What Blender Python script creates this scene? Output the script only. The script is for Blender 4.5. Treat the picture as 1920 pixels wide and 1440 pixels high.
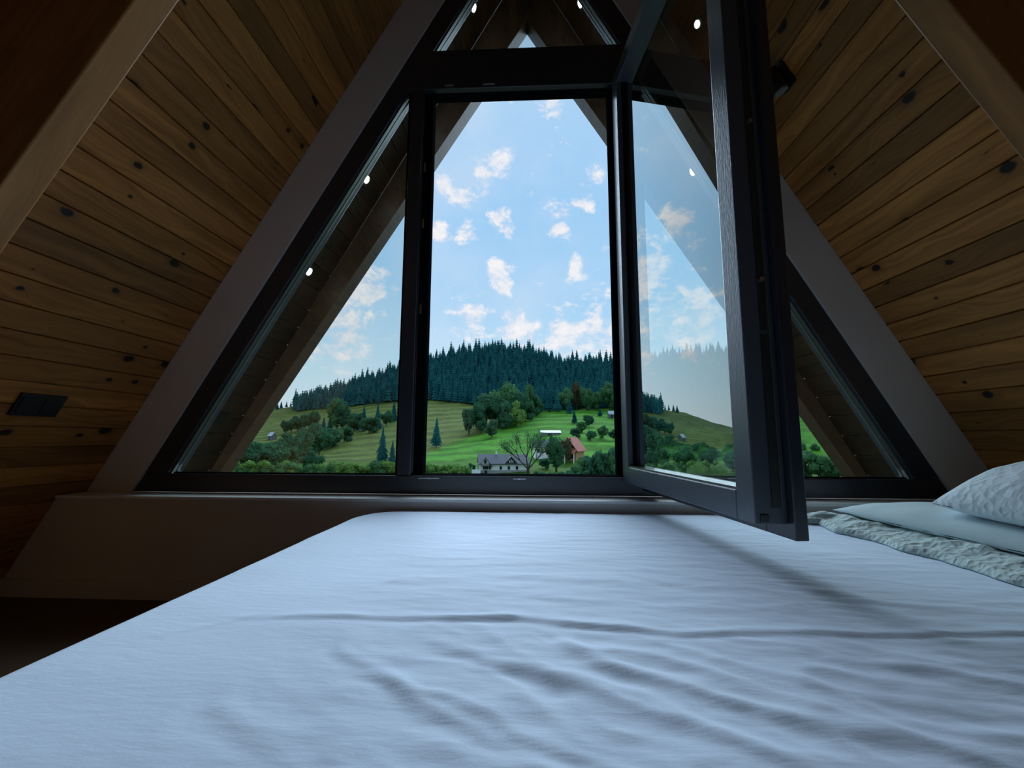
import bpy, bmesh, math, random
import numpy as np
from mathutils import Vector, Matrix
for o in list(bpy.data.objects): bpy.data.objects.remove(o)
scene = bpy.context.scene
col = scene.collection
random.seed(7); rng = np.random.default_rng(11)

# ------------------------------------------------------------------ camera
ZC = 0.64                                   # camera height over the attic floor
F, YAW, PITCH, ROLL = 793.0, 0.0451, 0.1252, 0.0038
fw = Vector((-math.sin(YAW)*math.cos(PITCH), math.cos(YAW)*math.cos(PITCH), math.sin(PITCH)))
r0 = Vector((math.cos(YAW), math.sin(YAW), 0)); u0 = r0.cross(fw)
cr = r0*math.cos(ROLL) + u0*math.sin(ROLL); cu = u0*math.cos(ROLL) - r0*math.sin(ROLL)
cam_d = bpy.data.cameras.new('camera'); cam = bpy.data.objects.new('camera', cam_d); col.objects.link(cam)
cam_d.sensor_width = 36; cam_d.lens = F/1920*36; cam_d.clip_start = .02; cam_d.clip_end = 5000
M = Matrix((cr, cu, -fw)).transposed().to_4x4(); M.translation = (0, 0, ZC); cam.matrix_world = M
scene.camera = cam
def ray(x, y): return fw + cr*((x-960)/F) + cu*((720-y)/F)
def at_y(x, y, Y): d = ray(x, y); return d*(Y/d.y) + Vector((0, 0, ZC))
def at_z(x, y, zr): d = ray(x, y); return d*(zr/d.z) + Vector((0, 0, ZC))

# ------------------------------------------------------------------ node helper
class N:
    def __init__(s, tree): s.t = tree; s.n = tree.nodes; s.l = tree.links
    def new(s, typ, ins=None, **kw):
        nd = s.n.new(typ)
        for k, v in kw.items(): setattr(nd, k, v)
        for k, v in (ins or {}).items():
            sk = nd.inputs[k]
            if isinstance(v, bpy.types.NodeSocket): s.l.new(v, sk)
            else: sk.default_value = v
        return nd
    def math(s, op, a, b=None, c=None, clamp=False):
        nd = s.n.new('ShaderNodeMath'); nd.operation = op; nd.use_clamp = clamp
        for i, v in enumerate((a, b, c)):
            if v is None: continue
            if isinstance(v, bpy.types.NodeSocket): s.l.new(v, nd.inputs[i])
            else: nd.inputs[i].default_value = v
        return nd.outputs[0]
    def vmath(s, op, a, b=None, out=0):
        nd = s.n.new('ShaderNodeVectorMath'); nd.operation = op
        for i, v in enumerate((a, b)):
            if v is None: continue
            if isinstance(v, bpy.types.NodeSocket): s.l.new(v, nd.inputs[i])
            else: nd.inputs[i].default_value = v
        return nd.outputs[out]
    def smooth(s, v, a, b, lo=0., hi=1.):
        nd = s.new('ShaderNodeMapRange', {'Value': v, 'From Min': a, 'From Max': b, 'To Min': lo, 'To Max': hi}, interpolation_type='SMOOTHSTEP')
        return nd.outputs[0]
    def mix(s, f, a, b, mode='MIX'):
        nd = s.n.new('ShaderNodeMix'); nd.data_type = 'RGBA'; nd.blend_type = mode
        for sk, v in ((nd.inputs[0], f), (nd.inputs[6], a), (nd.inputs[7], b)):
            if isinstance(v, bpy.types.NodeSocket): s.l.new(v, sk)
            else: sk.default_value = v if not isinstance(v, tuple) or len(v) == 4 else (*v, 1)
        return nd.outputs[2]
    def ramp(s, f, stops):
        nd = s.new('ShaderNodeValToRGB', {'Fac': f}); e = nd.color_ramp.elements
        while len(e) < len(stops): e.new(.5)
        for el, (p, c) in zip(e, stops): el.position = p; el.color = (*c, 1)
        return nd.outputs[0]
def lin(r, g, b): return tuple((c/255/12.92 if c/255 <= .04045 else ((c/255+.055)/1.055)**2.4) for c in (r, g, b))

# ------------------------------------------------------------------ world: afternoon sky with broken cloud
world = bpy.data.worlds.new('sky'); scene.world = world; world.use_nodes = True
w = N(world.node_tree); w.n.clear()
tc = w.new('ShaderNodeTexCoord').outputs['Generated']
dirv = w.vmath('NORMALIZE', tc)
sx = w.new('ShaderNodeSeparateXYZ', {0: dirv}); elev = w.math('ARCSINE', sx.outputs[2])
base = w.ramp(w.math('DIVIDE', w.math('MAXIMUM', elev, 0.), 1.5708),
    [(0, lin(226, 240, 246)), (.09, lin(196, 229, 248)), (.2, lin(164, 210, 246)), (.34, lin(158, 205, 245)), (.5, lin(176, 212, 244)), (1, lin(150, 196, 240))])
warp = w.new('ShaderNodeTexNoise', {'Vector': dirv, 'Scale': 9., 'Detail': 3.}).outputs['Color']
dw = w.vmath('ADD', dirv, w.vmath('SCALE', w.vmath('SUBTRACT', warp, (.5, .5, .5))))
for nd in w.n:
    if nd.type == 'VECT_MATH' and nd.operation == 'SCALE': nd.inputs['Scale'].default_value = .05
n1 = w.new('ShaderNodeTexNoise', {'Vector': w.vmath('MULTIPLY', dw, (1, 1, 1.5)), 'Scale': 21., 'Detail': 8., 'Roughness': .66}).outputs['Fac']
n2 = w.new('ShaderNodeTexNoise', {'Vector': dirv, 'Scale': 4., 'Detail': 4., 'Roughness': .5}).outputs['Fac']
# cloud banks: (image x, image y, angular radius)
banks = [(1040,185,.055),(1048,215,.04),(935,300,.05),(905,325,.05),(862,372,.055),(830,350,.045),(938,405,.045),(950,430,.04),
         (822,440,.05),(880,445,.04),(1048,395,.045),(1045,432,.045),(1085,372,.05),(1120,322,.035),(1078,500,.04),(932,515,.045),(945,540,.035),
         (880,600,.075),(960,612,.07),(1060,632,.11),(1130,625,.13),(1000,640,.07),(1220,640,.11),(690,550,.065),(650,540,.05),(1320,430,.05)]
acc = None
for (x, y, rr) in banks:
    d = ray(x, y).normalized()
    dist = w.vmath('DISTANCE', dw, tuple(d), out=1)
    g = w.smooth(dist, rr*1.1, 0.)
    acc = g if acc is None else w.math('MAXIMUM', acc, g)
for (az, el, rr) in [(-29, 21, .13), (-23, 19, .09), (-25, 13, .11), (-35, 14, .1), (-33, 26, .06), (40, 22, .2), (75, 30, .3), (-70, 25, .3), (130, 30, .35), (-140, 35, .35), (170, 25, .3), (10, 62, .2), (-60, 60, .2)]:
    a, e = math.radians(az), math.radians(el)
    dist = w.vmath('DISTANCE', dw, (math.sin(a)*math.cos(e), math.cos(a)*math.cos(e), math.sin(e)), out=1)
    acc = w.math('MAXIMUM', acc, w.smooth(dist, rr*1.2, 0.))
mask = w.smooth(w.math('ADD', n1, w.math('MULTIPLY', acc, .30)), .61, .82)
veil = w.math('MULTIPLY', w.smooth(n2, .42, .75), .35)
skyc = w.mix(veil, base, lin(222, 232, 246))
ccol = w.mix(w.smooth(n1, .35, .75), lin(214, 224, 240), lin(255, 250, 248))
skyc = w.mix(w.math('MULTIPLY', mask, .92), skyc, ccol)
skyc = w.mix(w.smooth(sx.outputs[2], -.02, .0), (.05, .07, .04, 1), skyc)
SKY = 1.0
bg = w.new('ShaderNodeBackground', {'Color': skyc, 'Strength': SKY})
wo = w.new('ShaderNodeOutputWorld'); w.l.new(bg.outputs[0], wo.inputs[0])

# sun low beyond the hill, spread wide by bright cloud
sd = bpy.data.lights.new('sun', 'SUN'); sd.energy = 6.3; sd.angle = math.radians(56); sd.color = (.68, .84, 1.)
sun = bpy.data.objects.new('sun', sd); col.objects.link(sun)
az, el = math.radians(8), math.radians(26)
sun.rotation_euler = Vector((math.sin(az)*math.cos(el), math.cos(az)*math.cos(el), math.sin(el))).to_track_quat('Z', 'Y').to_euler()
sun.location = (0, 20, 20)

vs = scene.view_settings
vs.view_transform = 'Standard'; vs.look = 'None'; vs.gamma = 1; vs.exposure = 0.0; vs.use_curve_mapping = False

# ------------------------------------------------------------------ helpers
def tag(o, label=None, cat=None, group=None, kind=None):
    if label: o['label'] = label
    if cat: o['category'] = cat
    if group: o['group'] = group
    if kind: o['kind'] = kind
    return o
def obj(name, me, mat=None, parent=None, smooth=False):
    if isinstance(me, bmesh.types.BMesh):
        b = me; me = bpy.data.meshes.new(name); b.normal_update(); b.to_mesh(me); b.free()
    if mat is not None and not me.materials: me.materials.append(mat)
    if smooth: me.polygons.foreach_set('use_smooth', [True]*len(me.polygons))
    o = bpy.data.objects.new(name, me); col.objects.link(o)
    if parent is not None: o.parent = parent
    return o
def empty(name, loc=(0, 0, 0), rz=0):
    o = bpy.data.objects.new(name, None); col.objects.link(o); o.location = loc; o.rotation_euler = (0, 0, rz)
    o.empty_display_size = .1
    return o
def raw(name, verts, faces, mat=None, parent=None, smooth=False):
    me = bpy.data.meshes.new(name); me.from_pydata([tuple(v) for v in verts], [], [tuple(f) for f in faces]); me.update()
    return obj(name, me, mat, parent, smooth)
def prism(bm, poly, y0, y1):
    """extrude an (x,z) polygon along y"""
    a = [bm.verts.new((x, y0, z)) for x, z in poly]; b = [bm.verts.new((x, y1, z)) for x, z in poly]
    n = len(poly)
    fs = [bm.faces.new(a), bm.faces.new(b[::-1])] + [bm.faces.new((a[i], b[i], b[(i+1) % n], a[(i+1) % n])) for i in range(n)]
    bmesh.ops.recalc_face_normals(bm, faces=fs)
def box(bm, x0, x1, y0, y1, z0, z1, bev=0):
    r = bmesh.ops.create_cube(bm, size=1)
    for v in r['verts']: v.co = Vector(((x0+x1)/2+v.co.x*(x1-x0), (y0+y1)/2+v.co.y*(y1-y0), (z0+z1)/2+v.co.z*(z1-z0)))
    if bev:
        es = list({e for v in r['verts'] for e in v.link_edges})
        bmesh.ops.bevel(bm, geom=es, offset=bev, segments=2, affect='EDGES', profile=.5)
def cyl(bm, p, q, r1, r2=None, seg=12):
    p, q = Vector(p), Vector(q); r2 = r1 if r2 is None else r2
    ax = (q-p); rot = ax.to_track_quat('Z', 'Y').to_matrix().to_4x4()
    rot.translation = (p+q)/2
    bmesh.ops.create_cone(bm, cap_ends=True, segments=seg, radius1=r1, radius2=max(r2, 1e-4), depth=ax.length, matrix=rot)
def bevel_mod(o, wd=.004, seg=2):
    m = o.modifiers.new('bevel', 'BEVEL'); m.width = wd; m.segments = seg; m.limit_method = 'ANGLE'; m.angle_limit = .6; return o

def mat(name):
    m = bpy.data.materials.new(name); m.use_nodes = True; k = N(m.node_tree)
    return m, k, m.node_tree.nodes['Principled BSDF']
def simple(name, c, rough=.6, metal=0., spec=.5, noise=0., nscale=8., bump=0., bscale=60.):
    m, k, p = mat(name); p.inputs['Roughness'].default_value = rough; p.inputs['Metallic'].default_value = metal
    p.inputs['Specular IOR Level'].default_value = spec
    if noise or bump: co = k.new('ShaderNodeTexCoord').outputs['Object']
    if noise:
        n = k.new('ShaderNodeTexNoise', {'Vector': co, 'Scale': nscale, 'Detail': 4.}).outputs['Fac']
        k.l.new(k.mix(n, tuple(v*(1-noise) for v in c), tuple(min(1, v*(1+noise)) for v in c)), p.inputs['Base Color'])
    else: p.inputs['Base Color'].default_value = (*c, 1)
    if bump:
        b = k.new('ShaderNodeTexNoise', {'Vector': co, 'Scale': bscale, 'Detail': 5.}).outputs['Fac']
        bp = k.new('ShaderNodeBump', {'Height': b, 'Strength': bump, 'Distance': .002}); k.l.new(bp.outputs[0], p.inputs['Normal'])
    return m

def pine(name, dark, light, knot, kn=1.0):
    """knotty pine: local y runs along the grain"""
    m, k, p = mat(name)
    co = k.new('ShaderNodeTexCoord').outputs['Object']; oi = k.new('ShaderNodeObjectInfo').outputs['Random']
    off = k.new('ShaderNodeCombineXYZ', {0: 0., 1: k.math('MULTIPLY', oi, 37.), 2: k.math('MULTIPLY', oi, 91.)}).outputs[0]
    c = k.vmath('ADD', co, off)
    wv = k.new('ShaderNodeTexNoise', {'Vector': k.vmath('MULTIPLY', c, (3., 1.2, 3.)), 'Scale': 2.5, 'Detail': 2.}).outputs['Fac']
    st = k.vmath('MULTIPLY', c, (60., 1.6, 60.))
    cx = k.new('ShaderNodeCombineXYZ', {0: k.math('MULTIPLY', wv, 9.), 1: 0., 2: 0.}).outputs[0]
    g = k.new('ShaderNodeTexNoise', {'Vector': k.vmath('ADD', st, cx), 'Scale': 1., 'Detail': 4., 'Roughness': .6}).outputs['Fac']
    band = k.new('ShaderNodeTexNoise', {'Vector': k.vmath('MULTIPLY', c, (14., 1.1, 14.)), 'Scale': 1., 'Detail': 2.}).outputs['Fac']
    basec = k.mix(k.smooth(g, .3, .75), light, dark)
    basec = k.mix(k.math('MULTIPLY', k.smooth(band, .5, .72), .55), basec, tuple(v*.5 for v in dark))
    tone = k.math('ADD', .62, k.math('MULTIPLY', oi, .6))
    basec = k.mix(1., basec, k.new('ShaderNodeCombineColor', {0: tone, 1: k.math('MULTIPLY', tone, .98), 2: k.math('MULTIPLY', tone, .95)}).outputs[0], 'MULTIPLY')
    vo = k.new('ShaderNodeTexVoronoi', {'Vector': k.vmath('MULTIPLY', c, (11.76, 2.6, 0.)), 'Scale': 1., 'Randomness': .9}, voronoi_dimensions='3D')
    # physical distance to the nearest knot centre
    dv = k.vmath('MULTIPLY', k.vmath('SUBTRACT', k.vmath('MULTIPLY', c, (11.76, 2.6, 0.)), vo.outputs['Position']), (.085, .27, 0.))
    ln = k.vmath('LENGTH', dv, out=1)
    rnd = k.new('ShaderNodeSeparateColor', {0: vo.outputs['Color']})
    size = k.math('MULTIPLY', k.math('POWER', rnd.outputs[0], 2.2), .021*kn)
    jit = k.math('MULTIPLY', k.math('SUBTRACT', k.new('ShaderNodeTexNoise', {'Vector': c, 'Scale': 45., 'Detail': 2.}).outputs['Fac'], .5), .012)
    q = k.math('DIVIDE', k.math('ADD', ln, jit), k.math('MAXIMUM', size, .002))
    kn_f = k.math('MULTIPLY', k.smooth(q, 1.15, .7), k.math('GREATER_THAN', rnd.outputs[0], .45))
    halo = k.math('MULTIPLY', k.smooth(q, 2.6, .8), k.math('MULTIPLY', k.math('GREATER_THAN', rnd.outputs[0], .45), .45))
    basec = k.mix(halo, basec, tuple(v*.55 for v in dark)); basec = k.mix(kn_f, basec, knot)
    k.l.new(basec, p.inputs['Base Color']); p.inputs['Roughness'].default_value = .5
    bp = k.new('ShaderNodeBump', {'Height': g, 'Strength': .25, 'Distance': .001}); k.l.new(bp.outputs[0], p.inputs['Normal'])
    return m

MT = {}
MT['pine'] = pine('knotty_pine', (.36, .138, .030), (.60, .258, .062), (.02, .008, .005))
MT['rafter'] = pine('rafter_pine', (.33, .135, .034), (.44, .195, .050), (.025, .012, .006), .8)
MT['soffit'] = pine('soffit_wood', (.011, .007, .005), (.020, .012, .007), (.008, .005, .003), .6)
MT['barge'] = pine('barge_wood', (.075, .045, .026), (.11, .068, .040), (.04, .025, .02), .5)
MT['plaster'] = simple('taupe_plaster', (.70, .635, .59), .85, spec=.2, noise=.05, nscale=5., bump=.15, bscale=200)
MT['sill'] = simple('pale_sill', (.93, .94, .92), .3)
MT['floor'] = simple('dark_floor', (.10, .06, .035), .55, noise=.3)
# anthracite frame with embossed grain
m, k, p = mat('anthracite_frame'); co = k.new('ShaderNodeTexCoord').outputs['Object']
gr = k.new('ShaderNodeTexNoise', {'Vector': k.vmath('MULTIPLY', co, (260., 260., 60.)), 'Scale': 1., 'Detail': 3.}).outputs['Fac']
p.inputs['Base Color'].default_value = (.026, .034, .048, 1); p.inputs['Roughness'].default_value = .30; p.inputs['Specular IOR Level'].default_value = .9
bp = k.new('ShaderNodeBump', {'Height': gr, 'Strength': .45, 'Distance': .0012}); k.l.new(bp.outputs[0], p.inputs['Normal'])
MT['frame'] = m
MT['clad'] = m.copy(); MT['clad'].name = 'slate_blue_outer_frame'; MT['clad'].node_tree.nodes['Principled BSDF'].inputs['Base Color'].default_value = (.075, .095, .12, 1)  # lighter copy of the frame colour, reflected sky put into its tone
MT['gasket'] = simple('black_gasket', (.006, .007, .009), 1., spec=0.)
MT['bead'] = simple('grey_bead', (.20, .22, .21), .28, metal=.6)
MT['metal'] = simple('hardware_metal', (.55, .55, .56), .3, metal=1.)
MT['darkmetal'] = simple('dark_hardware', (.07, .08, .08), .4, metal=.7)
MT['black'] = simple('black_plastic', (.008, .009, .013), .35)
# glass: the four air-glass surfaces of a double unit, gathered on the face a ray meets first
m = bpy.data.materials.new('double_glazing'); m.use_nodes = True; k = N(m.node_tree); k.n.clear()
fc = k.new('ShaderNodeLayerWeight', {'Blend': .5}).outputs['Facing']
R1 = k.math('ADD', .03, k.math('MULTIPLY', k.math('POWER', fc, 2.8), .97))
bf = k.new('ShaderNodeNewGeometry').outputs['Backfacing']
R2 = k.math('MULTIPLY', k.math('DIVIDE', k.math('MULTIPLY', R1, 4.), k.math('ADD', k.math('MULTIPLY', R1, 3.), 1.)), k.math('SUBTRACT', 1., bf))
tr = k.new('ShaderNodeBsdfTransparent', {'Color': (.94, .965, .955, 1)}); gl = k.new('ShaderNodeBsdfGlossy', {'Color': (.95, 1, .98, 1), 'Roughness': 0.})
mx = k.new('ShaderNodeMixShader', {0: R2, 1: tr.outputs[0], 2: gl.outputs[0]}); ou = k.new('ShaderNodeOutputMaterial'); k.l.new(mx.outputs[0], ou.inputs[0])
MT['glass'] = m
m, k, p = mat('lamp_glow'); p.inputs['Emission Color'].default_value = (.88, 1, .97, 1); p.inputs['Emission Strength'].default_value = 22.; p.inputs['Base Color'].default_value = (.8, .8, .8, 1)
MT['glow'] = m

def cloth(name, c, bump=.2, scale=900., vor=0., vscale=60., rough=.9, sheen=.15):
    m, k, p = mat(name); co = k.new('ShaderNodeTexCoord').outputs['Object']
    p.inputs['Base Color'].default_value = (*c, 1); p.inputs['Roughness'].default_value = rough; p.inputs['Specular IOR Level'].default_value = .15
    p.inputs['Sheen Weight'].default_value = sheen
    h = k.new('ShaderNodeTexNoise', {'Vector': k.vmath('MULTIPLY', co, (1., 3., 1.)), 'Scale': 28., 'Detail': 6., 'Roughness': .55}).outputs['Fac']
    if vor:
        v = k.new('ShaderNodeTexVoronoi', {'Vector': k.vmath('ADD', co, k.vmath('MULTIPLY', k.new('ShaderNodeTexNoise', {'Vector': co, 'Scale': 20.}).outputs['Color'], (.03, .03, .03))), 'Scale': vscale}).outputs['Distance']
        h = k.math('ADD', k.math('MULTIPLY', h, .5), k.math('MULTIPLY', v, vor))
    bp = k.new('ShaderNodeBump', {'Height': h, 'Strength': bump, 'Distance': .006}); k.l.new(bp.outputs[0], p.inputs['Normal'])
    return m
MT['sheet'] = cloth('white_sheet', (.70, .81, .96), .15)
MT['coverlet'] = cloth('aqua_coverlet', (.56, .67, .66), .6, vor=1., vscale=70.)
MT['pillow_s'] = cloth('pale_blue_cotton', (.60, .72, .76), .08)
MT['pillow_w'] = cloth('white_damask', (.74, .82, .86), .5, vor=1., vscale=55.)

# ------------------------------------------------------------------ room geometry (z relative to camera, + ZC when built)
D = 1.82; XC = -.022; T = 1.806; SL = math.atan(T)
ZA_O, ZA_I, ZA_G = 3.2315, 2.864, 2.68
ZB, ZS, ZT, ZU, ZF = -.164, -.243, 1.6585, 1.865, -.64
XML, XOL, XMR, XRR = -.576, -.470, .369, .478
Y_BACK = -2.6
def xl(z, za): return XC - (za-z)/T
def xr(z, za): return XC + (za-z)/T
def Z(z): return z + ZC
def zp(poly): return [(x, Z(z)) for x, z in poly]

# floor
bm = bmesh.new(); box(bm, -2.3, 2.3, Y_BACK, 1.72, -.06, 0)
tag(obj('floor', bm, MT['floor']), 'dark wooden attic floor beside the bed', 'floor', kind='structure')
# half wall below the sill
bm = bmesh.new(); prism(bm, zp([(xl(ZF, ZA_O), ZF), (xr(ZF, ZA_O), ZF), (xr(ZS-.012, ZA_O), ZS-.012), (xl(ZS-.012, ZA_O), ZS-.012)]), 1.70, 1.95)
wf = tag(obj('wall_front', bm, MT['plaster']), 'taupe plastered half wall under the window sill', 'wall', kind='structure')
bm = bmesh.new(); prism(bm, zp([(xl(ZF, ZA_O), ZF), (xr(ZF, ZA_O), ZF), (xr(ZF+.07, ZA_O), ZF+.07), (xl(ZF+.07, ZA_O), ZF+.07)]), 1.688, 1.699)
tag(obj('baseboard_front', bm, MT['plaster']), 'low taupe baseboard along the half wall', 'baseboard', kind='structure')
bm = bmesh.new(); prism(bm, zp([(xl(ZS-.012, ZA_O), ZS-.012), (xr(ZS-.012, ZA_O), ZS-.012), (xr(ZS, ZA_O), ZS), (xl(ZS, ZA_O), ZS)]), 1.69, 1.83)
bevel_mod(tag(obj('trim_1', bm, MT['sill']), 'pale window sill ledge on top of the half wall', 'window sill', kind='structure'), .003)
# sloping plaster band around the triangular window
bm = bmesh.new()
for s in (-1, 1):
    fx = xl if s < 0 else xr
    prism(bm, zp([(fx(ZS, ZA_O), ZS), (fx(ZS, ZA_I), ZS), (XC, ZA_I), (XC, ZA_O)]), 1.812, 1.95)
tag(obj('wall_window', bm, MT['plaster']), 'taupe plastered gable band framing the triangular window', 'wall', kind='structure')
# back gable wall
bm = bmesh.new(); prism(bm, zp([(xl(ZF, ZA_O), ZF), (xr(ZF, ZA_O), ZF), (XC, ZA_O)]), Y_BACK-.12, Y_BACK)
tag(obj('wall_back', bm, MT['rafter']), 'wooden gable wall behind the bed', 'wall', kind='structure')

# sloping walls clad with pine boards
BW = .0852
def board_mesh(name, y0, y1, mt, wd=BW, th=.016, ch=.004):
    """profile in local (x = up the slope, z = outward); inner face at z = 0"""
    g = .0012
    pr = [(g, ch), (g+ch*.7, 0), (wd-g-ch*.7, 0), (wd-g, ch), (wd-g, th), (g, th)]
    vs_ = [(x, y0, z) for x, z in pr] + [(x, y1, z) for x, z in pr]; n = 6
    fs = [tuple(range(n)), tuple(range(2*n-1, n-1, -1))] + [(i, i+n, (i+1) % n+n, (i+1) % n) for i in range(n)]
    me = bpy.data.meshes.new(name); me.from_pydata(vs_, [], fs); me.update()
    b = bmesh.new(); b.from_mesh(me); bmesh.ops.recalc_face_normals(b, faces=b.faces); b.to_mesh(me); b.free()
    me.materials.append(mt); return me
cs, sn = math.cos(SL), math.sin(SL)
def slope_matrix(side, dist, zoff=0., yflip=False):
    """frame on a roof slope: origin `dist` up the slope from floor level"""
    x0 = xl(ZF, ZA_O) if side < 0 else xr(ZF, ZA_O)
    sv = Vector((cs, 0, sn)) if side < 0 else Vector((-cs, 0, sn))
    yv = Vector((0, 1, 0)) if side < 0 else Vector((0, -1, 0))
    zv = sv.cross(yv)
    mtx = Matrix((sv, yv, zv)).transposed().to_4x4()
    mtx.translation = Vector((x0, 0, 0)) + sv*dist + zv*zoff
    return mtx
SLEN = (ZA_O-ZF)/sn
NB = int(SLEN/BW)
for side, nm in ((-1, 'wall_left'), (1, 'wall_right')):
    bm = bmesh.new()
    fx = xl if side < 0 else xr
    e = .10/sn
    a = [(fx(ZF-.05, ZA_O+.017/cs), ZF-.05), (XC, ZA_O+.017/cs), (XC, ZA_O+.15), (fx(ZF-.05, ZA_O+.15), ZF-.05)]
    prism(bm, zp(a), Y_BACK-.12, 1.95)
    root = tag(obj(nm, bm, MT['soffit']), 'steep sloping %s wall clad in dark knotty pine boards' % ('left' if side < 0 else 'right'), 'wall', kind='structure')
    me = board_mesh('board', Y_BACK if side < 0 else -1.811, 1.811 if side < 0 else -Y_BACK, MT['pine'])
    for i in range(NB):
        o = obj('board', me, None, root); o.matrix_world = slope_matrix(side, i*BW)

# deep rafters under the pine slopes
for side, nm in ((-1, 'left'), (1, 'right')):
    bm = bmesh.new()
    box(bm, .02, SLEN-.03, -.035, .035, -.312, -.001, .004)
    o = obj('rafter', bm, MT['rafter'])
    # trim the top on the centre plane
    mtx = slope_matrix(side, 0)
    o.data.transform(Matrix.Translation((0, .845 if side < 0 else -.872, 0)))
    b2 = bmesh.new(); b2.from_mesh(o.data); b2.transform(mtx)
    bmesh.ops.bisect_plane(b2, geom=b2.verts[:]+b2.edges[:]+b2.faces[:], plane_co=(XC+side*.002, 0, 0), plane_no=(-side, 0, 0), clear_outer=True)
    bmesh.ops.bisect_plane(b2, geom=b2.verts[:]+b2.edges[:]+b2.faces[:], plane_co=(0, 0, .001), plane_no=(0, 0, -1), clear_outer=True)
    bmesh.ops.holes_fill(b2, edges=b2.edges[:])
    b2.transform(mtx.inverted()); b2.to_mesh(o.data); b2.free()
    # grain along the slope: swap so that local y is the long axis
    sw = Matrix(((0, 1, 0, 0), (1, 0, 0, 0), (0, 0, -1, 0), (0, 0, 0, 1)))
    o.data.transform(sw); o.matrix_world = mtx @ sw.inverted()
    tag(o, 'deep pine rafter running down the %s board slope' % nm, 'rafter')

# ------------------------------------------------------------------ the window
win = tag(empty('window_1', (XC, 1.86, Z(ZS))), 'black framed triangular gable window with an open casement', 'window', kind='structure')
def wpart(name, bm, mt, parent=win, bev=0, smooth=False):
    o = obj(name, bm, mt); 
    if bev: bevel_mod(o, bev)
    o.parent = parent; o.matrix_parent_inverse = parent.matrix_world.inverted() if parent is win else Matrix()
    return o
bpy.context.view_layer.update()
Y0, Y1 = 1.82, 1.905
bm = bmesh.new(); prism(bm, zp([(xl(ZS, ZA_I)+.001, ZS+.001), (xr(ZS, ZA_I)-.001, ZS+.001), (xr(ZB, ZA_I)-.001, ZB), (xl(ZB, ZA_I)+.001, ZB)]), Y0, Y1); wpart('bottom_rail', bm, MT['frame'], bev=.004)
for fx, s in ((xl, -1), (xr, 1)):
    bm = bmesh.new(); prism(bm, zp([(fx(ZB, ZA_I), ZB), (fx(ZB, ZA_G), ZB), (XC, ZA_G), (XC, ZA_I)]), Y0, Y1); wpart('sloping_rail', bm, MT['frame'], bev=.004)
bm = bmesh.new(); box(bm, XML, XOL-.045, Y0, Y1, Z(ZB), Z(ZT)); wpart('mullion', bm, MT['frame'], bev=.004)
bm = bmesh.new(); box(bm, XMR+.045, XRR, Y0, Y1, Z(ZB), Z(ZT)); wpart('mullion', bm, MT['frame'], bev=.004)
bm = bmesh.new(); prism(bm, zp([(xl(ZT, ZA_G+.02), ZT), (xr(ZT, ZA_G+.02), ZT), (xr(ZU, ZA_G+.02), ZU), (xl(ZU, ZA_G+.02), ZU)]), Y0, Y1); wpart('transom', bm, MT['frame'], bev=.004)
# stepped rebates of the opening (sit deeper than the face)
bm = bmesh.new(); box(bm, XOL-.045, XOL, Y0+.03, Y1, Z(ZB), Z(ZT)); wpart('rebate', bm, MT['gasket'], bev=.003)
bm = bmesh.new(); box(bm, XMR, XMR+.045, Y0+.03, Y1, Z(ZB), Z(ZT)); wpart('rebate', bm, MT['gasket'], bev=.003)
bm = bmesh.new(); box(bm, XOL-.03, XMR+.03, Y0+.002, Y1, Z(ZB)+.0005, Z(ZB)+.004); wpart('rebate', bm, MT['gasket'], bev=.003)
bm = bmesh.new(); box(bm, XOL, XMR, Y0+.03, Y1, Z(ZT)-.004, Z(ZT)-.0005); wpart('rebate', bm, MT['gasket'], bev=.003)
# thin metal channel line up the left rebate and along the bottom
bm = bmesh.new(); box(bm, XOL-.0455, XOL-.0425, Y0+.024, Y0+.03, Z(ZB)+.01, Z(ZT)-.01); wpart('channel_strip', bm, MT['bead'])
bm = bmesh.new(); box(bm, XOL-.04, XMR+.03, Y0+.0005, Y0+.004, Z(ZB)-.004, Z(ZB)+.0004); wpart('channel_strip', bm, MT['bead'])
# strike plates and latch
def plate(x0, x1, y0, y1, z0, z1):
    bm = bmesh.new(); box(bm, x0, x1, y0, y1, z0, z1, .0015); cyl(bm, ((x0+x1)/2, y0-.002, (z0+z1)/2), ((x0+x1)/2, y0+.002, (z0+z1)/2), .004)
    return wpart('strike_plate', bm, MT['metal'])
for (px, py) in ((800, 315), (793, 420), (788, 580)):
    q = at_y(px, py, Y0+.03); plate(XOL-.036, XOL-.026, Y0+.022, Y0+.03, q.z-.022, q.z+.022)
for (a, b, zz) in (((784, 903), (824, 903), ZB), ((962, 904), (986, 904), ZB), ((834, 146), (852, 146), ZT), ((906, 141), (928, 141), ZT)):
    q0, q1 = at_y(*a, Y0), at_y(*b, Y0); zz0 = Z(zz)-.014 if zz == ZB else Z(zz)+.012
    plate(q0.x, q1.x, Y0-.006, Y0+.002, zz0, zz0+(.007 if zz == ZB else .004))
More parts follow.
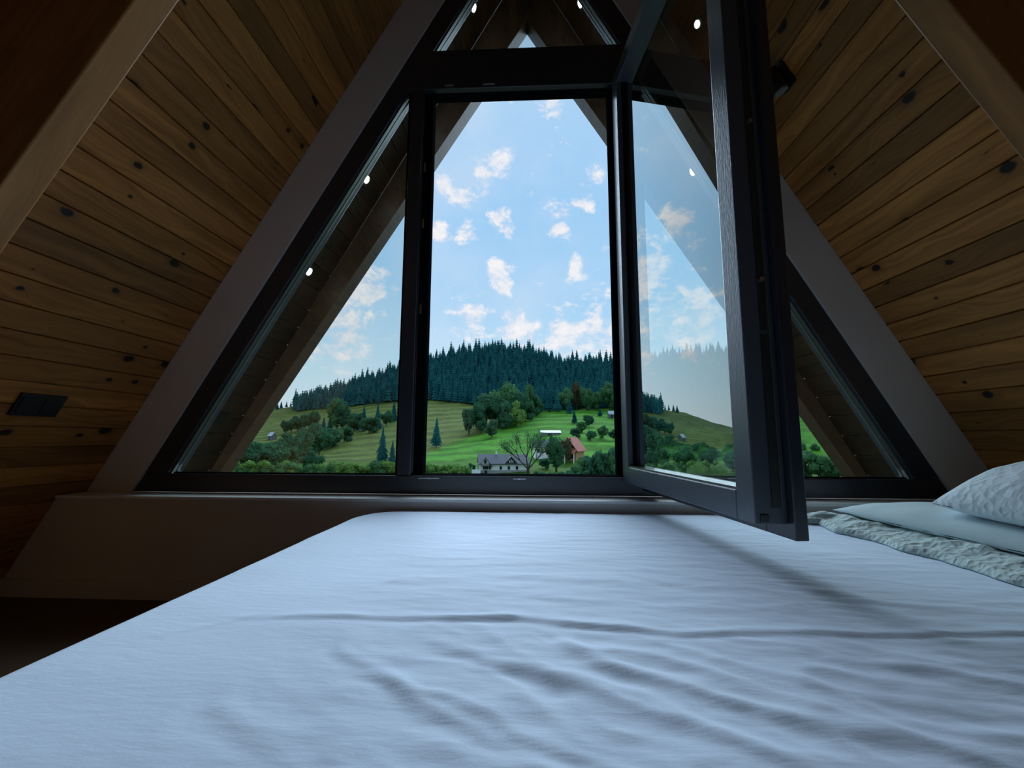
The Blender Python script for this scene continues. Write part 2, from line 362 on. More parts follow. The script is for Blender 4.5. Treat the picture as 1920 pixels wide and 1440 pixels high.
# fixed panes and beads
def pane(poly, y0=1.855, y1=1.879):
    bm = bmesh.new(); prism(bm, zp(poly), y0, y1); return wpart('glass_pane', bm, MT['glass'])
e = .012
pane([(xl(ZB-e, ZA_G+.03), ZB-e), (XML+e, ZB-e), (XML+e, (ZA_G+.03)-T*(XC-XML-e))])
pane([(xr(ZB-e, ZA_G+.03), ZB-e), (XRR-e, ZB-e), (XRR-e, (ZA_G+.03)-T*(XRR-e-XC))])
pane([(xl(ZU-e, ZA_G+.03), ZU-e), (xr(ZU-e, ZA_G+.03), ZU-e), (XC, ZA_G+.03)])
def bead(p, q, y0, y1, wd, inward):
    p, q = Vector((p[0], 0, Z(p[1]))), Vector((q[0], 0, Z(q[1]))); nrm = Vector(inward).normalized()*wd
    bm = bmesh.new(); a = [p, q, q+nrm, p+nrm]; prism(bm, [(v.x, v.z) for v in a], y0, y1); return wpart('glazing_bead', bm, MT['bead'], bev=.001)
for fx, s, xm in ((xl, -1, XML), (xr, 1, XRR)):
    iv = (-s*sn, 0, -cs)
    zt_ = ZA_G - T*abs(XC-xm)
    bead((fx(ZB, ZA_G), ZB+.001), (xm-s*-.0, zt_), 1.836, 1.853, .005, iv)
    bead((fx(ZB, ZA_G-.028), ZB+.001), (xm, zt_-.028), 1.842, 1.8535, .004, iv)
    bead((fx(ZU, ZA_G), ZU+.001), (XC, ZA_G), 1.836, 1.853, .005, iv)
    bead((fx(ZU, ZA_G-.028), ZU+.001), (XC, ZA_G-.028), 1.842, 1.8535, .004, iv)
    bm = bmesh.new(); box(bm, min(xm, xm+s*.012), max(xm, xm+s*.012), 1.838, 1.853, Z(ZB)+.001, Z(zt_)-.02); wpart('gasket', bm, MT['gasket'])
    bm = bmesh.new(); box(bm, min(fx(ZB, ZA_G-.03), xm), max(fx(ZB, ZA_G-.03), xm), 1.838, 1.853, Z(ZB), Z(ZB)+.006); wpart('gasket', bm, MT['gasket'])

# the open casement: hinged on the right jamb, swung inward past square
ANG = math.radians(6.5); SW, TH = .87, .105
SB, ST = Z(-.185), Z(1.675)
uv_ = Vector((math.sin(ANG), -math.cos(ANG), 0)); nv_ = Vector((math.cos(ANG), math.sin(ANG), 0))
SM = Matrix((uv_, nv_, Vector((0, 0, 1)))).transposed().to_4x4(); SM.translation = (.385, 1.83, 0)
# left-handed check: keep u along local x, outer face at local y = 0, inner face at local y = TH
if SM.to_3x3().determinant() < 0: pass
def spart(name, bm, mt, parent, bev=0):
    bm.transform(SM); bmesh.ops.recalc_face_normals(bm, faces=bm.faces[:])
    o = obj(name, bm, mt)
    if bev: bevel_mod(o, bev)
    o.parent = parent
    o.matrix_parent_inverse = Matrix.Translation(-Vector(win.location))
    return o
WS = .066
bm = bmesh.new()
def frame_ring(bm, x0, x1, z0, z1, wdt, y0, y1):
    box(bm, x0, x0+wdt, y0, y1, z0, z1); box(bm, x1-wdt, x1, y0, y1, z0, z1)
    # rails, mitred look: slightly recessed seam
    box(bm, x0+wdt, x1-wdt, y0, y1, z0, z0+wdt); box(bm, x0+wdt, x1-wdt, y0, y1, z1-wdt, z1)
frame_ring(bm, -.012, SW+.02, SB-.032, ST+.02, WS+.03, TH-.03, TH)
sash = spart('casement', bm, MT['frame'], win, .003)
sash['label'] = 'open black casement swung into the room over the bed'
def sub(name, bm, mt, bev=0):
    bm.transform(SM); bmesh.ops.recalc_face_normals(bm, faces=bm.faces[:])
    o = obj(name, bm, mt)
    if bev: bevel_mod(o, bev)
    o.parent = sash; return o
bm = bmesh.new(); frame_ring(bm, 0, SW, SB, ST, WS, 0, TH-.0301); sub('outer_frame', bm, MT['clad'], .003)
bm = bmesh.new(); box(bm, WS-.01, SW-WS+.01, .036, .060, SB+WS-.01, ST-WS+.01); sub('glass_pane', bm, MT['glass'])
bm = bmesh.new(); box(bm, WS, SW-WS, .004, .034, SB+WS, SB+WS+.006); sub('glazing_bead', bm, MT['bead'])
bm = bmesh.new(); box(bm, WS, WS+.007, .022, .035, SB+WS, ST-WS); sub('gasket', bm, MT['gasket'])
bm = bmesh.new(); box(bm, SW-WS-.005, SW-WS, .022, .035, SB+WS, ST-WS); sub('gasket', bm, MT['gasket'])
bm = bmesh.new(); box(bm, SW-.001, SW+.003, .040, .058, SB+.035, SB+.42); box(bm, SW-.001, SW+.002, .041, .057, SB+.43, ST-.06); sub('locking_strip', bm, MT['darkmetal'])
bm = bmesh.new(); box(bm, SW-.001, SW+.0025, .0605, .0635, SB+.035, ST-.06); sub('locking_strip', bm, MT['bead'])
bm = bmesh.new(); box(bm, SW-.002, SW+.004, .012, .030, SB+.004, SB+.022, .002); sub('corner_bracket', bm, MT['darkmetal'])
for zz in (.55, .95, 1.3): 
    bm = bmesh.new(); cyl(bm, (SW+.001, .049, SB+zz), (SW+.009, .049, SB+zz), .006); sub('locking_cam', bm, MT['metal'])
for zz in (SB+.08, ST-.12):
    bm = bmesh.new(); cyl(bm, (-.012, TH-.012, zz-.04), (-.012, TH-.012, zz+.04), .008); sub('hinge', bm, MT['darkmetal'], .001)

# ------------------------------------------------------------------ roof overhang outside
Y_OUT = 2.62
for side, nm in ((-1, 'left'), (1, 'right')):
    fx = xl if side < 0 else xr
    bm = bmesh.new()
    za = ZA_O + .03
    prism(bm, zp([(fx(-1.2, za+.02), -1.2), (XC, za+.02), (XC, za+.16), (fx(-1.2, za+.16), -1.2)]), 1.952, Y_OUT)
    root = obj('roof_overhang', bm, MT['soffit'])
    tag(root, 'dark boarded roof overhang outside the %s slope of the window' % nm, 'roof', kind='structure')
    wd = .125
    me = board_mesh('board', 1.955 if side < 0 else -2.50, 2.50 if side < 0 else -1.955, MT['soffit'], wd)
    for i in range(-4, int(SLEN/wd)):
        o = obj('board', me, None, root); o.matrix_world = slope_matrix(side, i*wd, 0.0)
    # barge rafter at the outer edge
    TB = 1.62
    zb_, apex = -1.2, 2.775
    px = lambda z, ap: XC + side*(ap-z)/TB
    bm = bmesh.new()
    b2 = [(px(zb_, apex), zb_), (XC, apex), (XC, ZA_O-.0), (fx(zb_, ZA_O), zb_)]
    if abs(b2[0][0]-XC) > abs(b2[3][0]-XC): b2[0] = (b2[3][0]-side*.03, zb_)
    prism(bm, zp(b2), 2.505, 2.615)
    tag(obj('barge_rafter', bm, MT['barge']), 'pale grey barge rafter edging the %s roof overhang' % nm, 'rafter')
# soffit spotlights
for side, nm in ((-1, 'left'), (1, 'right')):
    for z, rank in ((.948, 'lowest'), (1.51, 'second lowest'), (2.06, 'second highest'), (2.63, 'topmost')):
        dist = (z-ZF)/sn
        mtx = slope_matrix(side, dist)
        Ys = 2.285 if side < 0 else -2.285
        t = empty('soffit_spotlight'); t.matrix_world = mtx @ Matrix.Translation((0, Ys, 0))
        tag(t, '%s of four small lit spotlights in the %s roof overhang' % (rank, nm), 'spotlight', 'soffit spotlights %s of the window' % nm)
        bm = bmesh.new(); cyl(bm, (0, 0, -.010), (0, 0, .002), .036, .040, 20); obj('rim', bm, MT['darkmetal'], t)
        bm = bmesh.new(); cyl(bm, (0, 0, -.0125), (0, 0, -.009), .021, .021, 16); obj('lens', bm, MT['glow'], t)

# black double plate on the left slope, small black lamp on the right slope
q = Vector((-1.7505, 1.424, Z(.109)))
dist = (q.z)/sn
t = empty('wall_plate'); t.matrix_world = slope_matrix(-1, dist) @ Matrix.Translation((0, q.y, 0))
tag(t, 'black rectangular double plate mounted on the knotty pine slope', 'wall plate')
bm = bmesh.new(); box(bm, -.043, .043, -.072, .072, -.009, -.0005, .002); obj('plate', bm, MT['black'], t)
for s in (-1, 1):
    bm = bmesh.new(); box(bm, -.028, .028, s*.035-.027, s*.035+.027, -.0115, -.0085, .001); obj('insert', bm, MT['black'], t)
dist = Z(1.40)/sn
t = empty('slope_lamp'); t.matrix_world = slope_matrix(1, dist) @ Matrix.Translation((0, -1.53, 0))
tag(t, 'small black lamp fixed high on the pine slope behind the casement', 'lamp')
bm = bmesh.new(); box(bm, -.05, .05, -.03, .03, -.018, -.0005, .003); obj('base', bm, MT['black'], t)
bm = bmesh.new(); cyl(bm, (-.045, 0, -.05), (.045, 0, -.05), .030, .030, 24); b_ = obj('head', bm, MT['black'], t); bevel_mod(b_, .004)
bm = bmesh.new(); cyl(bm, (-.052, 0, -.05), (-.044, 0, -.05), .024, .024, 24); obj('lens', bm, simple('lamp_glass', (.25, .3, .3), .08), t)
bm = bmesh.new(); cyl(bm, (0, 0, -.03), (0, 0, -.015), .010, .010, 12); obj('stem', bm, MT['black'], t)

# ------------------------------------------------------------------ bed
def vnoise(x, y, seed=0):
    """smooth 2-D gradient noise, vectorised"""
    rs = np.random.default_rng(seed); pt = rs.uniform(0, 2*np.pi, (64, 64))
    xi = np.floor(x).astype(int); yi = np.floor(y).astype(int); xf = x-xi; yf = y-yi
    def g(ix, iy, dx, dy): a = pt[ix % 64, iy % 64]; return np.cos(a)*dx + np.sin(a)*dy
    s = lambda t: t*t*t*(t*(t*6-15)+10)
    u, v = s(xf), s(yf)
    a = g(xi, yi, xf, yf)*(1-u)+g(xi+1, yi, xf-1, yf)*u; b = g(xi, yi+1, xf, yf-1)*(1-u)+g(xi+1, yi+1, xf-1, yf-1)*u
    return a*(1-v)+b*v
def sst(a, b, t): t = np.clip((t-a)/(b-a), 0, 1); return t*t*(3-2*t)
BX0, BX1, BY0, BY1, BTOP = -.655, 1.535, -.22, 1.685, Z(-.285)
def seg_dist(x, y, pts):
    """signed distance (positive toward the window side) and along-parameter to a polyline"""
    best = np.full(x.shape, 9.); sg = np.zeros(x.shape)
    for (ax, ay), (bx, by) in zip(pts[:-1], pts[1:]):
        dx, dy = bx-ax, by-ay; L = math.hypot(dx, dy); t = np.clip(((x-ax)*dx+(y-ay)*dy)/L/L, 0, 1)
        d = np.hypot(x-ax-t*dx, y-ay-t*dy); s = np.sign((y-ay)*dx-(x-ax)*dy)
        m_ = d < best; best = np.where(m_, d, best); sg = np.where(m_, s, sg)
    return best*sg
def px_path(*pts): return [tuple(at_z(a, b, -.29).xy) for a, b in pts]
def wrinkles(x, y):
    h = .0035*vnoise(x*2.2, y*2.6, 1) + .0016*vnoise(x*5+3*y, y*9, 2)
    # fine horizontal slack lines across the far half
    h += .0011*vnoise(x*6, y*34+2*vnoise(x*3, y*3, 8), 3)*sst(.35, .8, y)*sst(-.55, -.1, x)
    # diagonal soft folds, near right
    for (pts, A, wd) in [
        (px_path((820, 1215), (960, 1250), (1220, 1345), (1480, 1440), (1800, 1560)), .010, .020),
        (px_path((640, 1225), (760, 1300), (990, 1440), (1100, 1520)), .007, .016),
        (px_path((1060, 1215), (1160, 1260), (1430, 1340), (1700, 1400), (1920, 1440)), .009, .022),
        (px_path((1280, 1230), (1500, 1290), (1720, 1330), (1960, 1360)), .007, .020),
        (px_path((1560, 1240), (1740, 1265), (1960, 1300)), .007, .016),
        (px_path((960, 1390), (1100, 1440), (1300, 1530)), .006, .015),
        (px_path((420, 1330), (560, 1440)), .003, .02),
        (px_path((1180, 1085), (1300, 1105), (1420, 1110)), .003, .02),
        (px_path((760, 1095), (900, 1080), (1060, 1090), (1200, 1100)), .004, .03),
        (px_path((1040, 1130), (1200, 1140), (1400, 1150), (1500, 1140)), .003, .018),
        (px_path((300, 1200), (480, 1160), (760, 1090)), .002, .012),
        (px_path((1500, 1110), (1700, 1140), (1960, 1160)), .004, .03)]:
        j = .012*vnoise(x*9, y*9, 17)
        d = seg_dist(x, y, pts) + j
        A *= .36; wd *= .62
        amp = A*(.75+.7*vnoise(x*7+A*1800, y*7, 5))
        h += amp*np.exp(-(d/wd)**2) - .45*amp*np.exp(-((d+wd*1.9)/(wd*1.2))**2)
    # the long pressed crease across the bed
    c = px_path((360, 1166), (600, 1163), (760, 1166), (960, 1164), (1090, 1180), (1200, 1190), (1300, 1200), (1390, 1193), (1520, 1194), (1700, 1198), (1930, 1196))
    d = seg_dist(x, y, c) + .004*vnoise(x*14, y*3, 9)
    fade = sst(-.56, -.2, x)
    prof = np.where(d > 0, np.exp(-(d/.016)**2), np.exp(-(d/.005)**2)) - .3*np.exp(-((d+.012)/.008)**2)
    h += .0042*fade*prof*(.8+.5*vnoise(x*9, y*0+.5, 77))
    # crumpled folds running diagonally
    uu, vv = x*.854-y*.52, x*.52+y*.854
    wu, wv = .05*vnoise(x*5, y*5, 61), .035*vnoise(x*6+9, y*6, 62)
    rd = lambda q: (1-np.abs(q)*2.2)
    reg2 = sst(.78, .6, y)*sst(-.45, .0, x)
    h += reg2*.0030*np.clip(rd(vnoise((uu+wu)*4.2, (vv+wv)*12, 63)), 0, 1)**2.2
    h += (.12+.88*reg2)*.0013*np.clip(rd(vnoise((uu+wu)*9, (vv+wv)*24, 64)), 0, 1)**2.5*sst(-.6, -.2, x)
    far = sst(.62, .8, y)*sst(-.55, -.1, x)
    h += far*.0009*np.clip(rd(vnoise((x+wu)*3.2, (y+wv)*15, 65)), 0, 1)**3
    # broad puffs in the near right quarter
    reg = sst(.75, .55, y)*sst(-.35, .05, x)
    h += reg*.0032*vnoise(x*9-y*7, y*14+x*7, 21)
    h += reg*.0016*vnoise(x*20-y*14, y*30+x*14, 22) + .0007*vnoise(x*24+y*9, y*70, 23)*sst(-.5, 0, x)
    return h
st = .006; ext = .315
gx = np.arange(BX0-ext, BX1+ext+st, st); gy = np.arange(BY0-ext, BY1+ext+st, st)
X, Y = np.meshgrid(gx, gy)
RC, RE = .17, .035
cx, cy, hx, hy = (BX0+BX1)/2, (BY0+BY1)/2, (BX1-BX0)/2-RC, (BY1-BY0)/2-RC
qx, qy = np.abs(X-cx)-hx, np.abs(Y-cy)-hy
sgx, sgy = np.sign(X-cx), np.sign(Y-cy)
ln = np.hypot(np.maximum(qx, 0), np.maximum(qy, 0)); dd = ln + np.minimum(np.maximum(qx, qy), 0) - RC
both = (qx > 0) & (qy > 0)
nx = np.where(both, qx/np.maximum(ln, 1e-6), np.where(qx > qy, 1., 0.))*sgx; ny = np.where(both, qy/np.maximum(ln, 1e-6), np.where(qx > qy, 0., 1.))*sgy
ee = np.maximum(dd+RE, 0); th = np.minimum(ee/RE, math.pi/2)
PX = np.where(ee > 0, X - nx*ee + nx*RE*np.sin(th), X); PY = np.where(ee > 0, Y - ny*ee + ny*RE*np.sin(th), Y)
drop = np.where(ee > 0, RE*(1-np.cos(th)) + np.maximum(ee-RE*math.pi/2, 0), 0)
drop = np.minimum(drop, .325)
PZ = BTOP - drop + wrinkles(X, Y)*np.clip(1-ee/RE, 0, 1)
PX += nx*np.clip(drop-.03, 0, .3)*.02*np.sin(Y*40)*(np.abs(nx) > .5)
ny_, nx_ = X.shape
V = np.stack([PX, PY, PZ], -1).reshape(-1, 3)
idx = np.arange(ny_*nx_).reshape(ny_, nx_)
Fq = np.stack([idx[:-1, :-1], idx[:-1, 1:], idx[1:, 1:], idx[1:, :-1]], -1).reshape(-1, 4)
dq = dd.reshape(-1)[Fq].min(1); Fq = Fq[dq < .31]
me = bpy.data.meshes.new('bed_sheet'); me.from_pydata(V.tolist(), [], Fq.tolist()); me.update()
b_ = bmesh.new(); b_.from_mesh(me); bmesh.ops.delete(b_, geom=[v for v in b_.verts if not v.link_faces], context='VERTS'); b_.to_mesh(me); b_.free()
sheet = tag(obj('bed_sheet', me, MT['sheet'], None, True), 'white rumpled cotton sheet spread over the whole bed', 'sheet')

bed = tag(empty('bed', ((BX0+BX1)/2, (BY0+BY1)/2, 0)), 'low double bed pushed up to the window wall', 'bed')
def bpart(name, bm, mt):
    o = obj(name, bm, mt); o.parent = bed; o.matrix_parent_inverse = Matrix.Translation(-Vector(bed.location)); return o
dark = simple('dark_bed_wood', (.06, .035, .02), .5)
bm = bmesh.new(); box(bm, BX0+.025, BX1-.025, BY0+.025, BY1-.025, .14, BTOP-.022, .02)
# round the vertical corners to follow the sheet
for v in bm.verts:
    q_x, q_y = abs(v.co.x-cx)-hx, abs(v.co.y-cy)-hy
    if q_x > 0 and q_y > 0:
        l_ = math.hypot(q_x, q_y); k_ = min(1, (RC-.06)/l_); v.co.x = cx+math.copysign(hx+q_x*k_, v.co.x-cx); v.co.y = cy+math.copysign(hy+q_y*k_, v.co.y-cy)
bpart('mattress', bm, simple('mattress_ticking', (.7, .7, .68), .9))
bm = bmesh.new(); box(bm, BX0+.12, BX1-.12, BY0+.12, BY1-.12, .07, .138, .004); bpart('bed_frame', bm, dark)
for lx in (BX0+.2, BX1-.2):
    for ly in (BY0+.2, BY1-.2):
        bm = bmesh.new(); cyl(bm, (lx, ly, 0), (lx, ly, .072), .025, .03, 16); bpart('leg', bm, dark)

# coverlet folded over the head end
cyv = np.arange(.42, 1.60, .006); cxv = np.linspace(0, 1, 90)
edge = px_path((1500, 985), (1540, 988), (1570, 1003), (1640, 1018), (1700, 1039), (1760, 1055), (1830, 1078), (1905, 1103))
ey = np.array([p_[1] for p_ in edge][::-1]); ex = np.array([p_[0] for p_ in edge][::-1])
def coverlet_edge(y): return np.interp(y, ey, ex, left=ex[0], right=ex[-1]) + .010*vnoise(y*12, y*0+.3, 31) - .01
CY, CS = np.meshgrid(cyv, cxv, indexing='ij')
CX = coverlet_edge(CY)*(1-CS) + 1.50*CS
dl = CX - coverlet_edge(CY)
lift = .014*sst(0, .012, dl) + .014*sst(.02, .10, dl)*(1-.95*sst(.13, .19, dl))
bumps = np.exp(-((dl-.085)/.035)**2)*(.016*np.abs(vnoise(CY*11, dl*7+2, 33)) + .010*vnoise(CY*24, dl*20, 34))
fin = .003*vnoise(CX*45, CY*45, 35)*sst(0, .02, dl)
endf = np.minimum(sst(0, .03, CY-.42), sst(0, .05, 1.594-CY))
WR = wrinkles(CX, CY)
CZ = BTOP + .005 + (lift+bumps+fin)*endf + WR
n0, n1_ = CY.shape
top = np.stack([CX, CY, CZ], -1).reshape(-1, 3); bot = np.stack([CX, CY, WR+BTOP+.002], -1).reshape(-1, 3)
idx = np.arange(n0*n1_).reshape(n0, n1_)
ft = np.stack([idx[:-1, :-1], idx[:-1, 1:], idx[1:, 1:], idx[1:, :-1]], -1).reshape(-1, 4)[:, ::-1]
rim = np.concatenate([idx[0, :], idx[1:, -1], idx[-1, -2::-1], idx[-2:0:-1, 0]]); off = n0*n1_
sk = [(rim[i], rim[(i+1) % len(rim)], rim[(i+1) % len(rim)]+off, rim[i]+off) for i in range(len(rim))]
me = bpy.data.meshes.new('coverlet'); me.from_pydata(np.concatenate([top, bot]).tolist(), [], ft.tolist()+(ft[:, ::-1]+off).tolist()+[tuple(int(v) for v in f) for f in sk]); me.update()
b_ = bmesh.new(); b_.from_mesh(me); bmesh.ops.recalc_face_normals(b_, faces=b_.faces[:]); b_.to_mesh(me); b_.free()
tag(obj('coverlet', me, MT['coverlet'], None, True), 'crinkled pale aqua coverlet folded across the head of the bed', 'coverlet')

def pillow(name, lx, ly, hgt, mt, label, loc, rot, seed, flat=.35, wr=.006, n=70):
    u = np.linspace(-1, 1, n); U, Vv = np.meshgrid(u, u)
    # even spacing toward the rim
    U = np.sin(U*math.pi/2); Vv = np.sin(Vv*math.pi/2)
    prof = np.clip((1-np.abs(U)**2.6)*(1-np.abs(Vv)**2.6), 0, 1)**.55
    pin = 1-.07*(np.abs(U)**2)*(np.abs(Vv)**2) ; bow = 1-.05*(1-U**2)*np.abs(Vv)**4
    Xp = U*lx/2*pin*(1-.05*(1-Vv**2)*np.abs(U)**4); Yp = Vv*ly/2*pin*bow
    wz = wr*vnoise(Xp*11+seed, Yp*11, seed)+wr*.5*vnoise(Xp*24, Yp*20+seed, seed+1)
    zt_ = hgt*(1-flat)*prof + wz*np.minimum(prof*2, 1); zb2 = -hgt*flat*prof
    vt = np.stack([Xp, Yp, zt_], -1).reshape(-1, 3); vb = np.stack([Xp, Yp, zb2-.001], -1).reshape(-1, 3)
    idx = np.arange(n*n).reshape(n, n); f1 = np.stack([idx[:-1, :-1], idx[:-1, 1:], idx[1:, 1:], idx[1:, :-1]], -1).reshape(-1, 4)
    me = bpy.data.meshes.new(name); me.from_pydata(np.concatenate([vt, vb]).tolist(), [], f1.tolist()+(f1[:, ::-1]+n*n).tolist()); me.update()
    b = bmesh.new(); b.from_mesh(me); bmesh.ops.remove_doubles(b, verts=b.verts[:], dist=.0015); bmesh.ops.recalc_face_normals(b, faces=b.faces[:]); b.to_mesh(me); b.free()
    o = obj(name, me, mt, None, True); o.location = loc; o.rotation_euler = rot
    return tag(o, label, 'pillow')
pillow('pillow', .48, .84, .074, MT['pillow_s'], 'smooth pale blue pillow lying flat on the coverlet', (1.27, 1.15, Z(-.240)), (0, 0, .07), 3, flat=.28, wr=.003)
pillow('pillow', .54, .52, .16, MT['pillow_w'], 'plump white textured pillow resting on the pale blue pillow', (1.335, .99, Z(-.130)), (0, -.17, .03), 8, flat=.33)

# ------------------------------------------------------------------ outdoors: valley and wooded hill
ccols = [-400, 150, 330, 430, 500, 560, 640, 700, 760, 800, 870, 930, 1000, 1060, 1110, 1150, 1250, 1370, 1500, 1650, 1900, 2300]
crs = [4, 12, 40, 80, 105, 140, 200, 300, 400, 480, 560]
# image height of the ground at each distance (rows: columns of ccols)
G = {
 40:  [985]*22,
 80:  [905]*22,
 105: [893]*22,
 140: [880, 880, 880, 880, 878, 876, 874, 872, 868, 865, 862, 860, 858, 856, 855, 855, 856, 860, 865, 870, 880, 885],
 200: [866, 862, 860, 858, 856, 853, 848, 842, 838, 836, 828, 820, 815, 812, 812, 814, 818, 822, 828, 832, 850, 860],
 300: [848, 842, 838, 832, 826, 818, 806, 796, 790, 788, 782, 778, 776, 774, 774, 775, 778, 780, 782, 790, 815, 830],
 400: [838, 830, 822, 812, 800, 788, 770, 758, 752, 750, 748, 750, 752, 752, 752, 752, 748, 745, 745, 750, 780, 800],
 480: [834, 826, 815, 800, 783, 772, 748, 732, 722, 716, 708, 702, 704, 715, 712, 712, 705, 700, 700, 705, 740, 770],
 560: [830, 822, 809, 789, 768, 760, 735, 716, 692, 678, 665, 657, 664, 686, 684, 684, 676, 668, 660, 660, 690, 730],
}
az_c = []
for c_ in ccols:
    d = ray(c_, 800); az_c.append(math.atan2(d.x, d.y))
az_c = np.array(az_c)
rows = sorted(G)
zt_tab = []
for rr in rows:
    l_ = []
    for c_, yy in zip(ccols, G[rr]):
        d = ray(c_, yy); l_.append(rr*d.z/math.hypot(d.x, d.y))
    zt_tab.append(l_)
zt_tab = np.array(zt_tab)
zt_tab = np.vstack([np.full((1, len(ccols)), -4.5), zt_tab, zt_tab[-1:]-14, zt_tab[-1:]-60]); rr_all = np.array([6]+rows+[640, 900], float)
def ground_rel(azv, rv):
    azv, rv = np.atleast_1d(azv), np.atleast_1d(rv)
    cols_ = np.array([np.interp(azv, az_c, row) for row in zt_tab])       # (rows, n)
    i = np.clip(np.searchsorted(rr_all, rv)-1, 0, len(rr_all)-2)
    n_ = np.arange(len(azv)); t_ = np.clip((rv-rr_all[i])/(rr_all[i+1]-rr_all[i]), 0, 1)
    return cols_[i, n_]*(1-t_)+cols_[i+1, n_]*t_
def ground_z(azv, rv): return float(ground_rel(azv, rv)[0])+ZC
def to_px(azv, rv, zr):
    v = Vector((rv*math.sin(azv), rv*math.cos(azv), zr)); dz = v.dot(fw); return 960+F*v.dot(cr)/dz, 720-F*v.dot(cu)/dz
def hit(x, y):
    """where the view direction through a pixel meets the ground"""
    d = ray(x, y); a = math.atan2(d.x, d.y); sl_ = d.z/math.hypot(d.x, d.y)
    rs_ = np.arange(60, 640, 1.); g_ = ground_rel(np.full(rs_.shape, a), rs_) - sl_*rs_
    k_ = np.argmax(g_ >= 0); r_ = rs_[k_] if g_[k_] >= 0 else 555.
    return a, float(r_)
def spot(a, r): return Vector((r*math.sin(a), r*math.cos(a), ground_z(a, r)))

# terrain mesh with meadow colours as vertex colours
azs = np.radians(np.concatenate([np.linspace(-62, -40, 12)[:-1], np.linspace(-40, 40, 321), np.linspace(40, 62, 12)[1:]]))
rsv = np.concatenate([np.linspace(6, 80, 20)[:-1], np.linspace(80, 200, 70)[:-1], np.linspace(200, 560, 110), np.linspace(580, 900, 10)])
AZ, RR = np.meshgrid(azs, rsv)
ZZ = ground_rel(AZ.ravel(), RR.ravel()).reshape(AZ.shape)
TX, TY = RR*np.sin(AZ), RR*np.cos(AZ)
ZZ = ZZ + ZC + (RR > 60)*(1.0*vnoise(TX/14, TY/14, 41)+.35*vnoise(TX/4, TY/4, 42))*np.clip((RR-60)/60, 0, 1)
def pxy(azv, rv, zr):
    vx, vy = rv*np.sin(azv), rv*np.cos(azv); dz = vx*fw.x+vy*fw.y+zr*fw.z
    return 960+F*(vx*cr.x+vy*cr.y+zr*cr.z)/dz, 720-F*(vx*cu.x+vy*cu.y+zr*cu.z)/dz
GX, GY = pxy(AZ, RR, ZZ-ZC)
edge_x = [380, 500, 555, 640, 750, 800, 870, 930, 1000, 1060, 1120, 1172, 1190, 1440, 1480, 1900]
edge_y = [700, 700, 772, 764, 752, 750, 757, 764, 768, 768, 766, 765, 832, 836, 752, 752]        # lower edge of the forest
near_x = [300, 600, 760, 800, 860, 900, 950, 1000, 1060, 1160, 1900]
near_y = [900, 900, 870, 852, 826, 815, 800, 772, 766, 764, 752]                        # upper edge of the bright meadow
n_m = vnoise(TX/9, TY/9, 51)*.5+vnoise(TX/3, TY/3, 52)*.4
forest = (GY < np.interp(GX, edge_x, edge_y)) & (GX > 545)
bright = sst(-6, 6, GY-np.interp(GX, near_x, near_y)+n_m*8)
olive = np.array([.095, .150, .030]); olive2 = np.array([.150, .170, .042]); gb = np.array([.045, .215, .014]); gb2 = np.array([.095, .27, .022]); ff = np.array([.012, .03, .018]); scrub = np.array([.07, .14, .025])
k1 = np.clip(.5+n_m, 0, 1)[..., None]
C_ = (olive*(1-k1)+olive2*k1)*(1-bright[..., None]) + (gb*(1-k1)+gb2*k1)*bright[..., None]
# strips of terraces on the bright meadow
stripe = (.85+.25*np.sin(RR/3.2+3*n_m))[..., None]; C_ = C_*stripe
low = sst(858, 876, GY)[..., None]; C_ = C_*(1-low)+(scrub*(.7+.6*k1))*low
near_dark = sst(75, 55, RR)[..., None]; C_ = C_*(1-near_dark)+np.array([.045, .05, .03])*near_dark  # unseen near ground, darkened to cut green light bounced indoors
C_ = np.where(forest[..., None], ff, C_)
nyt, nxt = AZ.shape
V = np.stack([TX, TY, ZZ], -1).reshape(-1, 3); idx = np.arange(nyt*nxt).reshape(nyt, nxt)
Fq = np.stack([idx[:-1, :-1], idx[:-1, 1:], idx[1:, 1:], idx[1:, :-1]], -1).reshape(-1, 4)
me = bpy.data.meshes.new('hillside'); me.from_pydata(V.tolist(), [], Fq.tolist()); me.update()
ca = me.color_attributes.new('meadow', 'FLOAT_COLOR', 'POINT'); ca.data.foreach_set('color', np.concatenate([C_.reshape(-1, 3), np.ones((nyt*nxt, 1))], 1).ravel().astype(np.float32))
m, k, p = mat('meadow'); at = k.new('ShaderNodeVertexColor'); at.layer_name = 'meadow'
co = k.new('ShaderNodeTexCoord').outputs['Object']
nn = k.new('ShaderNodeTexNoise', {'Vector': co, 'Scale': .9, 'Detail': 6., 'Roughness': .65}).outputs['Fac']
k.l.new(k.mix(1., at.outputs[0], k.ramp(nn, [(.25, (.6, .62, .55)), (.75, (1.35, 1.3, 1.2))]), 'MULTIPLY'), p.inputs['Base Color'])
p.inputs['Roughness'].default_value = .95; p.inputs['Specular IOR Level'].default_value = .05
tag(obj('hillside', me, m, None, True), 'grassy hillside of green and olive meadows rising behind the house', 'hillside', kind='structure')

